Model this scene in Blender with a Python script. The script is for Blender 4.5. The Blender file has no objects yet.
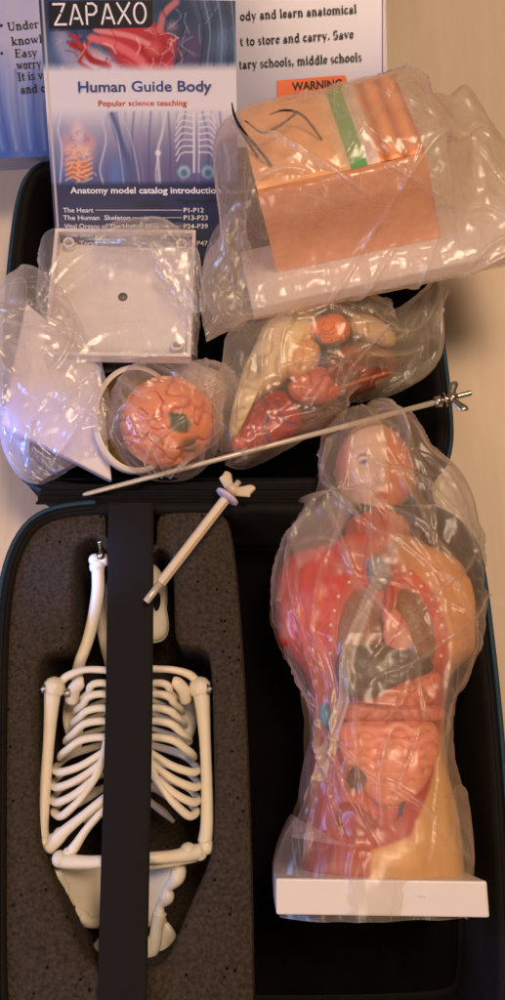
import bpy, bmesh, math, random
import numpy as np
from mathutils import Vector, Matrix
from mathutils.geometry import tessellate_polygon

# ------------------------------------------------------------------ camera, light, exposure
S = 0.01                       # everything below is written in centimetres
F, TILT, HC = 866.0, math.radians(18), 62.0
sc = bpy.context.scene
cam = bpy.data.cameras.new('camera'); camo = bpy.data.objects.new('camera', cam)
sc.collection.objects.link(camo); sc.camera = camo
camo.location = (0, 0, HC*S); camo.rotation_euler = (TILT, 0, 0)
cam.sensor_fit = 'VERTICAL'; cam.sensor_height = 36; cam.lens = 36*F/1000
cam.clip_start = 0.01; cam.clip_end = 50

w = bpy.data.worlds.new('World'); sc.world = w; w.use_nodes = True
w.node_tree.nodes['Background'].inputs[0].default_value = (1.0, 0.72, 0.54, 1)
w.node_tree.nodes['Background'].inputs[1].default_value = 0.11

def area(name, loc, target, size, power, color, sy=None):
    l = bpy.data.lights.new(name, 'AREA'); l.energy = power; l.color = color; l.size = size
    if sy: l.shape = 'RECTANGLE'; l.size_y = sy
    o = bpy.data.objects.new(name, l); sc.collection.objects.link(o)
    o.location = loc
    o.rotation_euler = (Vector(target)-Vector(loc)).to_track_quat('-Z', 'Y').to_euler()
    return o
area('ceiling_lamp', (0.30, 0.42, 1.5), (0, .15, 0), .42, 13.5, (1.0, .72, .49))
area('room_lamp', (-0.45, -0.75, 1.15), (0, .12, 0), .5, 6.5, (1.0, .70, .50))
area('window_light', (-.95, 0.0, .50), (0, .08, .05), .20, 4.6, (.34, .48, 1.0), .34)

def spot(name, loc, target, deg, power, color):
    l = bpy.data.lights.new(name, 'SPOT'); l.energy = power; l.color = color; l.spot_size = math.radians(deg); l.spot_blend = .5; l.shadow_soft_size = .02
    o = bpy.data.objects.new(name, l); sc.collection.objects.link(o); o.location = loc
    o.rotation_euler = (Vector(target)-Vector(loc)).to_track_quat('-Z', 'Y').to_euler()
spot('added_plate_spot', (-.75, .02, .62), (-.158, .222, .075), 4.2, 55, (.14, .24, 1.0))  # added narrow blue spot, tints the tilted plate in place of window light
spot('added_bone_spot', (-.75, -.05, .62), (-.096, .132, .073), 3.4, 60, (.22, .38, 1.0))  # second added spot, puts the blue gleam on the thigh bone knob
sc.view_settings.view_transform = 'Standard'; sc.view_settings.look = 'None'
sc.view_settings.exposure = 0.0; sc.view_settings.gamma = 1.0
sc.cycles.transparent_max_bounces = 32
sc.cycles.max_bounces = 8

rng = np.random.default_rng(7); random.seed(7)
ct, st = math.cos(TILT), math.sin(TILT)

# ------------------------------------------------------------------ geometry helpers (centimetres)
def ray(px, py):
    u, v = (px-252.5)/F, (500-py)/F
    return np.array([u, v*ct+st, v*st-ct])
def P(px, py, z):
    d = ray(px, py); k = (HC-z)/(-d[2])
    return np.array([d[0]*k, d[1]*k, z])
def px_of(X):
    X = np.asarray(X, float); d = X - np.array([0, 0, HC])
    yc = d[..., 1]*ct + d[..., 2]*st; zc = -d[..., 1]*st + d[..., 2]*ct
    return 252.5 + F*d[..., 0]/(-zc), 500 - F*yc/(-zc)
def cmpp(px, py, z):           # centimetres per pixel there
    d = P(px, py, z) - np.array([0, 0, HC])
    return -(-d[1]*st + d[2]*ct)/F

def unit(v): v = np.asarray(v, float); return v/(np.linalg.norm(v)+1e-12)

class Plane:
    def __init__(s, o, ex, ey):
        s.o = np.asarray(o, float); s.ex = unit(ex)
        s.n = unit(np.cross(s.ex, ey)); s.ey = np.cross(s.n, s.ex)
    def hit(s, px, py, lift=0):
        c = np.array([0, 0, HC]); d = ray(px, py)
        k = np.dot(s.o - c, s.n)/np.dot(d, s.n)
        return c + d*k + s.n*lift
    def loc(s, px, py):
        r = s.hit(px, py)-s.o; return np.dot(r, s.ex), np.dot(r, s.ey)
    def at(s, a, b, lift=0): return s.o + s.ex*a + s.ey*b + s.n*lift

def smooth_open(pts, n=8):
    pts = [np.asarray(p, float) for p in pts]
    if len(pts) < 3: return pts
    q = [2*pts[0]-pts[1]] + pts + [2*pts[-1]-pts[-2]]; out = []
    for i in range(1, len(q)-2):
        a, b, c, d = q[i-1:i+3]
        for k in range(n):
            t = k/n
            out.append(.5*((2*b)+(-a+c)*t+(2*a-5*b+4*c-d)*t*t+(-a+3*b-3*c+d)*t**3))
    out.append(pts[-1]); return out
def smooth_closed(pts, it=2):
    for _ in range(it):
        o = []
        for i in range(len(pts)):
            a, b = np.asarray(pts[i], float), np.asarray(pts[(i+1) % len(pts)], float)
            o += [a*.75+b*.25, a*.25+b*.75]
        pts = o
    return pts

# ------------------------------------------------------------------ materials
def lin(c): return tuple(((x/12.92) if x <= .04045 else ((x+.055)/1.055)**2.4) for x in c)
_m = {}
def mat(name, col, rough=.5, metal=0, var=0., vs=60, bump=0., bs=200, spec=.5, vcol=False, sss=0., coat=0., stretch=None, col2=None):
    if name in _m: return _m[name]
    m = bpy.data.materials.new(name); m.use_nodes = True; nt = m.node_tree; N = nt.nodes; L = nt.links
    b = N['Principled BSDF']; b.inputs['Roughness'].default_value = rough; b.inputs['Metallic'].default_value = metal
    b.inputs['Specular IOR Level'].default_value = spec
    b.inputs['Coat Weight'].default_value = coat; b.inputs['Coat Roughness'].default_value = .15
    if sss:
        b.inputs['Subsurface Weight'].default_value = sss
        b.inputs['Subsurface Radius'].default_value = (1, .5, .3); b.inputs['Subsurface Scale'].default_value = .004
    tc = N.new('ShaderNodeTexCoord'); src = tc.outputs['Object']
    if stretch:
        mp = N.new('ShaderNodeMapping'); mp.inputs['Scale'].default_value = stretch; L.new(src, mp.inputs[0]); src = mp.outputs[0]
    c = lin(col)
    if vcol:
        a = N.new('ShaderNodeAttribute'); a.attribute_name = 'Col'; cs = a.outputs['Color']
    else:
        r = N.new('ShaderNodeRGB'); r.outputs[0].default_value = (*c, 1); cs = r.outputs[0]
    if var:
        n = N.new('ShaderNodeTexNoise'); n.inputs['Scale'].default_value = vs; n.inputs['Detail'].default_value = 6; n.inputs['Roughness'].default_value = .65
        L.new(src, n.inputs['Vector'])
        if col2:
            rp = N.new('ShaderNodeValToRGB'); rp.color_ramp.elements[0].position = .5-.3*var; rp.color_ramp.elements[1].position = .5+.3*var
            rp.color_ramp.elements[0].color = (*c, 1); rp.color_ramp.elements[1].color = (*lin(col2), 1)
            L.new(n.outputs['Fac'], rp.inputs[0]); cs = rp.outputs[0]
        else:
            mr = N.new('ShaderNodeMapRange'); mr.inputs[1].default_value = .25; mr.inputs[2].default_value = .75
            mr.inputs[3].default_value = 1-var; mr.inputs[4].default_value = 1+var; L.new(n.outputs['Fac'], mr.inputs[0])
            vm = N.new('ShaderNodeVectorMath'); vm.operation = 'SCALE'; L.new(cs, vm.inputs[0]); L.new(mr.outputs[0], vm.inputs['Scale']); cs = vm.outputs[0]
    L.new(cs, b.inputs['Base Color'])
    if bump:
        n = N.new('ShaderNodeTexNoise'); n.inputs['Scale'].default_value = bs; n.inputs['Detail'].default_value = 4
        L.new(src, n.inputs['Vector'])
        bp = N.new('ShaderNodeBump'); bp.inputs['Strength'].default_value = bump; bp.inputs['Distance'].default_value = .001
        L.new(n.outputs['Fac'], bp.inputs['Height']); L.new(bp.outputs[0], b.inputs['Normal'])
    _m[name] = m; return m

def foam_mat():
    m = mat('dark_foam', (.245, .21, .18), .95, var=.7, vs=420, bump=1.0, bs=480, spec=.12)
    nt = m.node_tree; N = nt.nodes; L = nt.links; b = N['Principled BSDF']
    tc = N.new('ShaderNodeTexCoord')
    v = N.new('ShaderNodeTexVoronoi'); v.inputs['Scale'].default_value = 170; L.new(tc.outputs['Object'], v.inputs[0])
    v2 = N.new('ShaderNodeTexNoise'); v2.inputs['Scale'].default_value = 55; L.new(tc.outputs['Object'], v2.inputs[0])
    r = N.new('ShaderNodeValToRGB'); r.color_ramp.elements[0].position = .11; r.color_ramp.elements[1].position = .2
    r.color_ramp.elements[0].color = (.05, .05, .05, 1)
    L.new(v.outputs['Distance'], r.inputs[0])
    mr = N.new('ShaderNodeMapRange'); mr.inputs[1].default_value = .44; mr.inputs[2].default_value = .56; L.new(v2.outputs['Fac'], mr.inputs[0])
    mx = N.new('ShaderNodeMixRGB'); mx.inputs[1].default_value = (1, 1, 1, 1); L.new(mr.outputs[0], mx.inputs[0]); L.new(r.outputs[0], mx.inputs[2])
    mu = N.new('ShaderNodeMixRGB'); mu.blend_type = 'MULTIPLY'; mu.inputs[0].default_value = 1
    old = b.inputs['Base Color'].links[0].from_socket
    L.new(old, mu.inputs[1]); L.new(mx.outputs[0], mu.inputs[2]); L.new(mu.outputs[0], b.inputs['Base Color'])
    return m

def film_mat(name, base=.08, edge=.35, col=(.95, .93, .9), rough=.14, gl=1.0, bump=.35, bs=90, soft=.5):
    if name in _m: return _m[name]
    m = bpy.data.materials.new(name); m.use_nodes = True; nt = m.node_tree; N = nt.nodes; L = nt.links
    N.remove(N['Principled BSDF']); out = N['Material Output']; c = (*lin(col), 1)
    tc = N.new('ShaderNodeTexCoord')
    def mth(op, x, y=None, z=None):
        q = N.new('ShaderNodeMath'); q.operation = op
        for i, v in enumerate((x, y, z)):
            if v is None: continue
            if isinstance(v, (int, float)): q.inputs[i].default_value = v
            else: L.new(v, q.inputs[i])
        return q.outputs[0]
    def ridge(scale, st, rot, dist=.6, det=1.5):
        mp = N.new('ShaderNodeMapping'); mp.inputs['Scale'].default_value = st; mp.inputs['Rotation'].default_value = (0, 0, rot); L.new(tc.outputs['Object'], mp.inputs[0])
        n = N.new('ShaderNodeTexNoise'); n.inputs['Scale'].default_value = scale; n.inputs['Detail'].default_value = det; n.inputs['Distortion'].default_value = dist
        L.new(mp.outputs[0], n.inputs[0]); return mth('ABSOLUTE', mth('SUBTRACT', n.outputs['Fac'], .5))
    r1 = ridge(20, (1, .35, 1), .25, .5, .5); r2 = ridge(22, (.4, 1.1, 1), .9, .5, .5); r3 = ridge(60, (1, .4, 1), -.5, .6, .5); r4 = ridge(52, (1.2, .18, 1), .08, .6, .5)
    hgt = mth('ADD', mth('ADD', r1, mth('MULTIPLY', r2, .8)), mth('ADD', mth('MULTIPLY', r3, .16), mth('MULTIPLY', r4, .22)))
    bp = N.new('ShaderNodeBump'); bp.invert = True; bp.inputs['Strength'].default_value = bump; bp.inputs['Distance'].default_value = .012; L.new(hgt, bp.inputs['Height'])
    def crease(rr, w_): return mth('MAXIMUM', mth('SUBTRACT', 1, mth('DIVIDE', rr, w_)), 0)
    mk = N.new('ShaderNodeTexNoise'); mk.inputs['Scale'].default_value = 22; L.new(tc.outputs['Object'], mk.inputs[0])
    msk = mth('MAXIMUM', mth('MULTIPLY', mth('SUBTRACT', mk.outputs['Fac'], .42), 3.5), 0)
    lines_ = mth('MULTIPLY', mth('MULTIPLY', mth('ADD', mth('ADD', crease(r1, .012), crease(r2, .010)), mth('ADD', crease(r4, .016), mth('MULTIPLY', crease(r3, .018), .5))), msk), soft*.5)
    lw = N.new('ShaderNodeLayerWeight'); lw.inputs[0].default_value = .5; L.new(bp.outputs[0], lw.inputs['Normal'])
    pw = N.new('ShaderNodeMath'); pw.operation = 'POWER'; pw.inputs[1].default_value = 2.2; L.new(lw.outputs['Facing'], pw.inputs[0])
    at = N.new('ShaderNodeAttribute'); at.attribute_name = 'fold'
    ml = N.new('ShaderNodeMath'); ml.operation = 'MULTIPLY_ADD'; ml.inputs[1].default_value = edge; ml.inputs[2].default_value = base; L.new(pw.outputs[0], ml.inputs[0])
    ad = N.new('ShaderNodeMath'); ad.operation = 'ADD'; ad.use_clamp = True; L.new(ml.outputs[0], ad.inputs[0]); L.new(at.outputs['Fac'], ad.inputs[1])
    df = N.new('ShaderNodeBsdfDiffuse'); df.inputs[0].default_value = c; L.new(bp.outputs[0], df.inputs['Normal'])
    tl = N.new('ShaderNodeBsdfTranslucent'); tl.inputs[0].default_value = c; L.new(bp.outputs[0], tl.inputs['Normal'])
    dm = N.new('ShaderNodeMixShader'); dm.inputs[0].default_value = soft; L.new(df.outputs[0], dm.inputs[1]); L.new(tl.outputs[0], dm.inputs[2])
    tr = N.new('ShaderNodeBsdfTransparent')
    m1 = N.new('ShaderNodeMixShader'); a2 = N.new('ShaderNodeMath'); a2.operation = 'ADD'; a2.use_clamp = True; L.new(ad.outputs[0], a2.inputs[0]); L.new(lines_, a2.inputs[1]); L.new(a2.outputs[0], m1.inputs[0]); L.new(tr.outputs[0], m1.inputs[1]); L.new(dm.outputs[0], m1.inputs[2])
    g = N.new('ShaderNodeBsdfGlossy'); g.inputs['Roughness'].default_value = rough; L.new(bp.outputs[0], g.inputs['Normal'])
    fm = N.new('ShaderNodeMath'); fm.operation = 'MULTIPLY_ADD'; fm.inputs[1].default_value = .10*gl; fm.inputs[2].default_value = .055*gl; L.new(pw.outputs[0], fm.inputs[0])
    m2 = N.new('ShaderNodeMixShader'); L.new(fm.outputs[0], m2.inputs[0]); L.new(m1.outputs[0], m2.inputs[1]); L.new(g.outputs[0], m2.inputs[2])
    L.new(m2.outputs[0], out.inputs[0]); _m[name] = m; return m

# ------------------------------------------------------------------ object helpers
def thing(name, label, cat, loc=(0, 0, 0), group=None):
    o = bpy.data.objects.new(name, None); sc.collection.objects.link(o)
    o.location = Vector(loc)*S; o.empty_display_size = .02
    o['label'] = label; o['category'] = cat
    if group: o['group'] = group
    return o
def world_loc(o):
    v = Vector((0, 0, 0))
    while o is not None: v = v + o.location; o = o.parent
    return np.array(v)/S
def tag(o, label, cat, group=None):
    o['label'] = label; o['category'] = cat
    if group: o['group'] = group
    return o
def obj(name, V, Fc, m, parent=None, loc=None, smooth=True, cols=None, fold=None, label=None):
    """V in world centimetres"""
    V = np.asarray(V, float).reshape(-1, 3)
    base = world_loc(parent) if parent is not None else np.zeros(3)
    if loc is None: loc = base if parent is not None else np.array([*V.mean(0)[:2], V[:, 2].min()])
    loc = np.asarray(loc, float)
    me = bpy.data.meshes.new(name); me.from_pydata(((V-loc)*S).tolist(), [], [tuple(int(i) for i in f) for f in Fc])
    me.update()
    if smooth: me.polygons.foreach_set('use_smooth', [True]*len(me.polygons))
    if cols is not None:
        a = me.color_attributes.new('Col', 'FLOAT_COLOR', 'POINT')
        cc = np.asarray(cols, float); cc = np.where(cc <= .04045, cc/12.92, ((np.clip(cc, 0, 1)+.055)/1.055)**2.4)
        a.data.foreach_set('color', np.concatenate([cc, np.ones((len(cc), 1))], 1).ravel())
    if fold is not None:
        a = me.attributes.new('fold', 'FLOAT', 'POINT'); a.data.foreach_set('value', np.asarray(fold, float).ravel())
    me.materials.append(m)
    o = bpy.data.objects.new(name, me); sc.collection.objects.link(o)
    if parent is not None: o.parent = parent; o.location = Vector(loc-base)*S
    else: o.location = Vector(loc)*S
    if label: o['label'] = label
    return o
def fix_normals(o):
    bm = bmesh.new(); bm.from_mesh(o.data); bmesh.ops.recalc_face_normals(bm, faces=bm.faces); bm.to_mesh(o.data); bm.free(); return o
def autosmooth(o, ang=35):
    bm = bmesh.new(); bm.from_mesh(o.data); bmesh.ops.recalc_face_normals(bm, faces=bm.faces)
    for e in bm.edges:
        if len(e.link_faces) == 2 and e.calc_face_angle(0) > math.radians(ang): e.smooth = False
    for f in bm.faces: f.smooth = True
    bm.to_mesh(o.data); bm.free(); return o
def bevel(o, wd=.1, seg=3):
    b = o.modifiers.new('bevel', 'BEVEL'); b.width = wd*S; b.segments = seg; b.limit_method = 'ANGLE'; b.angle_limit = math.radians(40); return o
def join(*parts):
    V, Fc, k = [], [], 0
    for v, f in parts:
        V += [np.asarray(x, float) for x in v]; Fc += [tuple(i+k for i in q) for q in f]; k += len(v)
    return V, Fc

def grid_faces(n, m, wrap=True):
    Fc = []
    for i in range(n-1):
        for j in range(m if wrap else m-1):
            k = (j+1) % m; Fc.append((i*m+j, i*m+k, (i+1)*m+k, (i+1)*m+j))
    return Fc
def tube(pts, r, seg=10, cap=True, sm=6, flat=1.0):
    """tapered tube along world points, radius list or number"""
    n0 = len(pts); r = [r]*n0 if np.isscalar(r) else list(r)
    if sm and n0 > 2:
        q = smooth_open([np.append(p, rr) for p, rr in zip(pts, r)], sm)
        pts = [p[:3] for p in q]; r = [p[3] for p in q]
    pts = [np.asarray(p, float) for p in pts]; V = []
    prev = None
    for i, p in enumerate(pts):
        t = unit(pts[min(i+1, len(pts)-1)]-pts[max(i-1, 0)])
        a = np.array([0, 0, 1.]) if prev is None else prev
        if prev is None and abs(t[2]) > .9: a = np.array([0, 1., 0])
        a = unit(a-t*np.dot(a, t)); b = np.cross(t, a); prev = a
        for k in range(seg):
            th = 2*math.pi*k/seg; V.append(p+(a*math.sin(th)*flat+b*math.cos(th))*r[i])
    Fc = grid_faces(len(pts), seg)
    if cap:
        Fc += [tuple(range(seg))[::-1], tuple((len(pts)-1)*seg+k for k in range(seg))]
    return V, Fc
def ball(c, r, n=12, m=16, disp=None):
    V = []
    r = np.array([r]*3 if np.isscalar(r) else r, float)
    for i in range(n+1):
        ph = math.pi*i/n
        for j in range(m):
            th = 2*math.pi*j/m; V.append(np.array(c)+r*np.array([math.sin(ph)*math.cos(th), math.sin(ph)*math.sin(th), math.cos(ph)]))
    return V, grid_faces(n+1, m)
def box(o, ex, ey, ez, sx, sy, sz):
    """corner o, axes and sizes"""
    o = np.asarray(o, float); ex, ey, ez = np.asarray(ex)*sx, np.asarray(ey)*sy, np.asarray(ez)*sz
    V = [o, o+ex, o+ex+ey, o+ey, o+ez, o+ex+ez, o+ex+ey+ez, o+ey+ez]
    return V, [(0, 3, 2, 1), (4, 5, 6, 7), (0, 1, 5, 4), (1, 2, 6, 5), (2, 3, 7, 6), (3, 0, 4, 7)]
def offset(poly, d):
    """offset a closed ccw 2D outline inwards by d"""
    p = np.asarray(poly, float)[:, :2]; t = np.roll(p, -1, 0)-np.roll(p, 1, 0)
    n = np.stack([-t[:, 1], t[:, 0]], 1); n /= np.linalg.norm(n, axis=1, keepdims=True)+1e-9
    return p+n*d
def ccw(p):
    p = np.asarray(p, float); a = (p[:, 0]*np.roll(p[:, 1], -1)-np.roll(p[:, 0], -1)*p[:, 1]).sum()
    return p if a > 0 else p[::-1]
def rings(poly, prof, cap_end=True, cap_start=True):
    """stack of offset rings; prof = [(offset, z)...]"""
    V, Fc = [], []; m = len(poly)
    for d, z in prof:
        for q in offset(poly, d): V.append(np.array([q[0], q[1], z]))
    Fc = grid_faces(len(prof), m)
    for flag, i0 in ((cap_start, 0), (cap_end, (len(prof)-1)*m)):
        if flag:
            tr = tessellate_polygon([[Vector((*v[:2], 0)) for v in V[i0:i0+m]]])
            Fc += [tuple(i0+k for k in t) for t in tr]
    return V, Fc
def pxpoly(pts, z, it=2):
    return ccw(smooth_closed([P(a, b, z)[:2] for a, b in pts], it))
def mesh_of(V, Fc): return V, Fc

# cheap smooth noise: sums of random plane waves
class Noise:
    def __init__(s, seed, n=28, lo=.6, hi=1.6):
        r = np.random.default_rng(seed); d = r.normal(size=(n, 3)); d /= np.linalg.norm(d, axis=1, keepdims=True)
        s.k = d*r.uniform(lo, hi, (n, 1)); s.p = r.uniform(0, 6.283, n); s.n = n
    def __call__(s, X, f=1.0): return np.sin(np.asarray(X) @ (s.k*f).T*6.283 + s.p).sum(-1)/math.sqrt(s.n/2)

# ------------------------------------------------------------------ crumpled film: multi-level relaxation of a sheet with too much material
def crumple(V, excess=.05, inn=.3, out=.4, seed=1, wrap=True, iters=(60, 50, 40, 20), pre=None, along=.25, ridges=None):
    n, m, _ = V.shape; r = np.random.default_rng(seed)
    du = np.gradient(V, axis=0)
    dv = (np.roll(V, -1, 1)-np.roll(V, 1, 1)) if wrap else np.gradient(V, axis=1)
    Nn = np.cross(du, dv); Nn /= np.linalg.norm(Nn, axis=2, keepdims=True)+1e-9
    c = V.mean((0, 1))
    uu = np.linspace(0, 1, n)[:, None]+np.zeros((n, m)); vv = np.arange(m)[None, :]/m*2*math.pi+np.zeros((n, m))
    Lp = np.linalg.norm(du, axis=2).sum(0).mean(); La = np.linalg.norm(dv, axis=2).sum(1).mean()/(2 if wrap else 1)
    qq = np.stack([uu*Lp*.22, np.cos(vv)*La/6.283*.42, np.sin(vv)*La/6.283*.42], 2)
    rd = 0
    for f_, a_ in ((.55, .55), (1.2, .32), (2.4, .14)):
        nn_ = Noise(seed*7+int(f_*10), 26)(qq, f_); rd = rd+a_*(.55-np.abs(nn_))
    if (Nn*(V-c)).sum() < 0: Nn = -Nn
    D = np.zeros_like(V)
    if pre is not None: D += Nn*pre[..., None]
    D += Nn*(np.clip(rd*out*1.3, -inn, out))[..., None]
    for lv, st_ in enumerate((8, 4, 2, 1)):
        Vs = V[::st_, ::st_]; Ds = D[::st_, ::st_].copy(); Ns = Nn[::st_, ::st_]
        amp = (.40, .10, .015, .0)[lv]
        Ds += Ns*r.normal(size=Vs.shape[:2]+(1,))*amp*out + r.normal(size=Vs.shape)*amp*.25*out
        X = Vs+Ds; ex = excess*(1.0, .8, .45, .22)[lv]
        cons = []
        for di, dj, k in ((0, 1, 1.), (1, 0, 1.), (1, 1, .7), (1, -1, .7), (0, 2, .25), (2, 0, .25)):
            a = Vs[:Vs.shape[0]-di if di else None]
            b = np.roll(Vs, -dj, 1)[di:]
            L0 = np.linalg.norm(b-a, axis=2, keepdims=True)*(1+ex*(along if dj == 0 else 1. if di == 0 else .6))
            cons.append((di, dj, k, L0))
        for it in range(iters[lv]):
            A = np.zeros_like(X); W = np.zeros(X.shape[:2]+(1,))
            for di, dj, k, L0 in cons:
                ni = X.shape[0]-di
                a = X[:ni]; b = np.roll(X, -dj, 1)[di:]
                d = b-a; l = np.linalg.norm(d, axis=2, keepdims=True)+1e-9
                if not wrap:
                    kk = np.full(l.shape, k)
                    if dj > 0: kk[:, -dj:] = 0
                    if dj < 0: kk[:, :-dj] = 0
                else: kk = k
                g = d*((l-L0)/l)*.5*kk
                A[:ni] += g; W[:ni] += kk
                tmp = np.zeros_like(X); tmp[di:] = g; A -= np.roll(tmp, dj, 1)
                tw = np.zeros_like(W); tw[di:] = kk; W += np.roll(tw, dj, 1)
            X += A/np.maximum(W, 1)*1.6
            Dd = X-Vs; h = (Dd*Ns).sum(2, keepdims=True); T = Dd-Ns*h
            h = np.clip(h, -inn, out); tl = np.linalg.norm(T, axis=2, keepdims=True)+1e-9
            T *= np.minimum(1, .6*out/tl); X = Vs+Ns*h+T
        Ds = X-Vs
        if st_ == 1: D = Ds
        else:      # linear upsampling to the full grid
            ii = np.arange(n)/st_; i0 = np.minimum(np.floor(ii).astype(int), Ds.shape[0]-2); fi = (ii-i0)[:, None, None]
            jj = np.arange(m)/st_; j0 = np.floor(jj).astype(int); fj = (jj-j0)[None, :, None]
            j1 = (j0+1) % Ds.shape[1] if wrap else np.minimum(j0+1, Ds.shape[1]-1)
            j0 = j0 % Ds.shape[1]
            a = Ds[i0]; b = Ds[i0+1]
            D = (a[:, j0]*(1-fj)+a[:, j1]*fj)*(1-fi)+(b[:, j0]*(1-fj)+b[:, j1]*fj)*fi
    if ridges is not None: D = D+Nn*ridges[..., None]
    X = V+D
    # creases catch more light because the film doubles there
    lap = np.abs(D-(np.roll(D, 1, 1)+np.roll(D, -1, 1)+np.roll(D, 1, 0)+np.roll(D, -1, 0))/4).sum(2)
    return X, lap

def tension_folds(n, m, Lp, La, seed, count, up, wr=(.12, .45), hr=(.08, .26), opr=(.02, .13)):
    """long pulled folds that run roughly along the bag: returns ridge height and film doubling"""
    r = np.random.default_rng(seed); U = np.linspace(0, 1, n)[:, None]; Vv = np.arange(m)[None, :]/m
    h = np.zeros((n, m)); f = np.zeros((n, m))
    for k in range(count):
        v0 = r.uniform(0, .5) if up else r.uniform(0, 1); u0 = r.uniform(0, .85); ln = r.uniform(.15, .6); dr = r.normal()*.16; bd = r.normal()*.12
        t_ = (U-u0)/ln; c = v0+dr*t_+bd*t_*t_; dist = np.abs((Vv-c+.5) % 1-.5)*La; on = np.clip(np.minimum(t_, 1-t_)*5, 0, 1)
        w_ = r.uniform(*wr)*(1+.8*t_*r.choice([-1, 1])*.5); side = r.choice([-1, 1])
        w_ = np.maximum(w_, 2.2*La/m); g = np.clip(1-dist/w_, 0, 1)**1.3*on; h += r.uniform(*hr)*g
        s_ = ((Vv-c+.5) % 1-.5)*La*side; band = (s_ > 0)*(s_ < w_*1.6)*on
        op = r.uniform(*opr); f = np.maximum(f, op*band+np.clip(1.4-dist/(.9*La/m), 0, 1)*on*op*1.2)
    return h, f

def loft(stations, n=161, m=160, p=.9, zfloor=None):
    """stations: (px, py, halfwidth_px, zc, hz). Rings stand across the path, closed round."""
    A = np.array(stations, float); t = np.zeros(len(A))
    C = np.array([P(a[0], a[1], a[3]) for a in A]); H = np.array([a[2]*cmpp(a[0], a[1], a[3]) for a in A])
    t[1:] = np.cumsum(np.linalg.norm(np.diff(C, axis=0), axis=1)+.01)
    q = smooth_open([np.concatenate([C[i], [H[i], A[i, 4], t[i]]]) for i in range(len(A))], 12)
    Q = np.array(q); tt = np.maximum.accumulate(Q[:, 5]+np.arange(len(Q))*1e-7)
    u = np.linspace(tt[0], tt[-1], n); R = np.stack([np.interp(u, tt, Q[:, k]) for k in range(5)], 1)
    T = np.gradient(R[:, :3], axis=0); T[:, 2] = 0; T /= np.linalg.norm(T, axis=1, keepdims=True)
    k = 9; ker = np.ones(k)/k
    for ax in range(2): T[:, ax] = np.convolve(np.pad(T[:, ax], k//2, 'edge'), ker, 'valid')
    Sd = np.stack([T[:, 1], -T[:, 0], np.zeros(n)], 1)
    th = np.arange(m)/m*2*math.pi; c, s = np.cos(th), np.sin(th)
    cx = np.sign(c)*np.abs(c)**p; cz = np.sign(s)*np.abs(s)**p
    hw = np.maximum(R[:, 3], .05); hz = np.maximum(R[:, 4], .05)
    V = R[:, None, :3]+Sd[:, None]*(hw[:, None]*cx)[..., None]+np.array([0, 0, 1.])*(hz[:, None]*cz)[..., None]
    if zfloor is not None: V[..., 2] = np.maximum(V[..., 2], zfloor)
    return V

def film(name, stations, m, label, cat, excess=.05, inn=.25, out=.35, seed=1, n=161, mm=160, p=.9, folds=(), foldw=.5, nf=22, group=None, crease=1.2, zfloor=None, noise=None, veil=None):
    V = loft(stations, n, mm, p, zfloor)
    X_, Y_ = px_of(V); pre = np.zeros(V.shape[:2]); fd = np.zeros(V.shape[:2])
    top = (np.arange(mm)/mm*2*math.pi)[None, :] < math.pi
    for (pts, wpx, h, op) in folds:
        d = poly_dist(X_, Y_, pts)
        g = np.clip(1-d/wpx, 0, 1)**1.5*top; soft_ = np.clip((wpx*.8-d)/(wpx*.25)+.5, 0, 1)*(.55+.45*np.clip((d-wpx*.35)/(wpx*.2), 0, 1))
        pre += h*g; fd = np.maximum(fd, op*soft_*top)
    La = np.linalg.norm(np.roll(V, -1, 1)-V, axis=2).sum(1).max(); Lp = 1
    hh, ff = tension_folds(n, mm, Lp, La, seed*3+1, nf, True)
    X, lap = crumple(V, excess, inn, out, seed, True, ridges=hh+pre*.7)
    fd = np.maximum(fd, ff*top)
    if veil is not None: fd = fd+veil(X_, Y_)*top
    nz = Noise(seed+50, 24)
    fd = fd+np.clip(lap*crease, 0, .25)+np.clip(nz(V, .12), -1, 1)*.02
    return tag(obj(name, X.reshape(-1, 3), grid_faces(n, mm), m, fold=fd.ravel()), label, cat, group)

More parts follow.
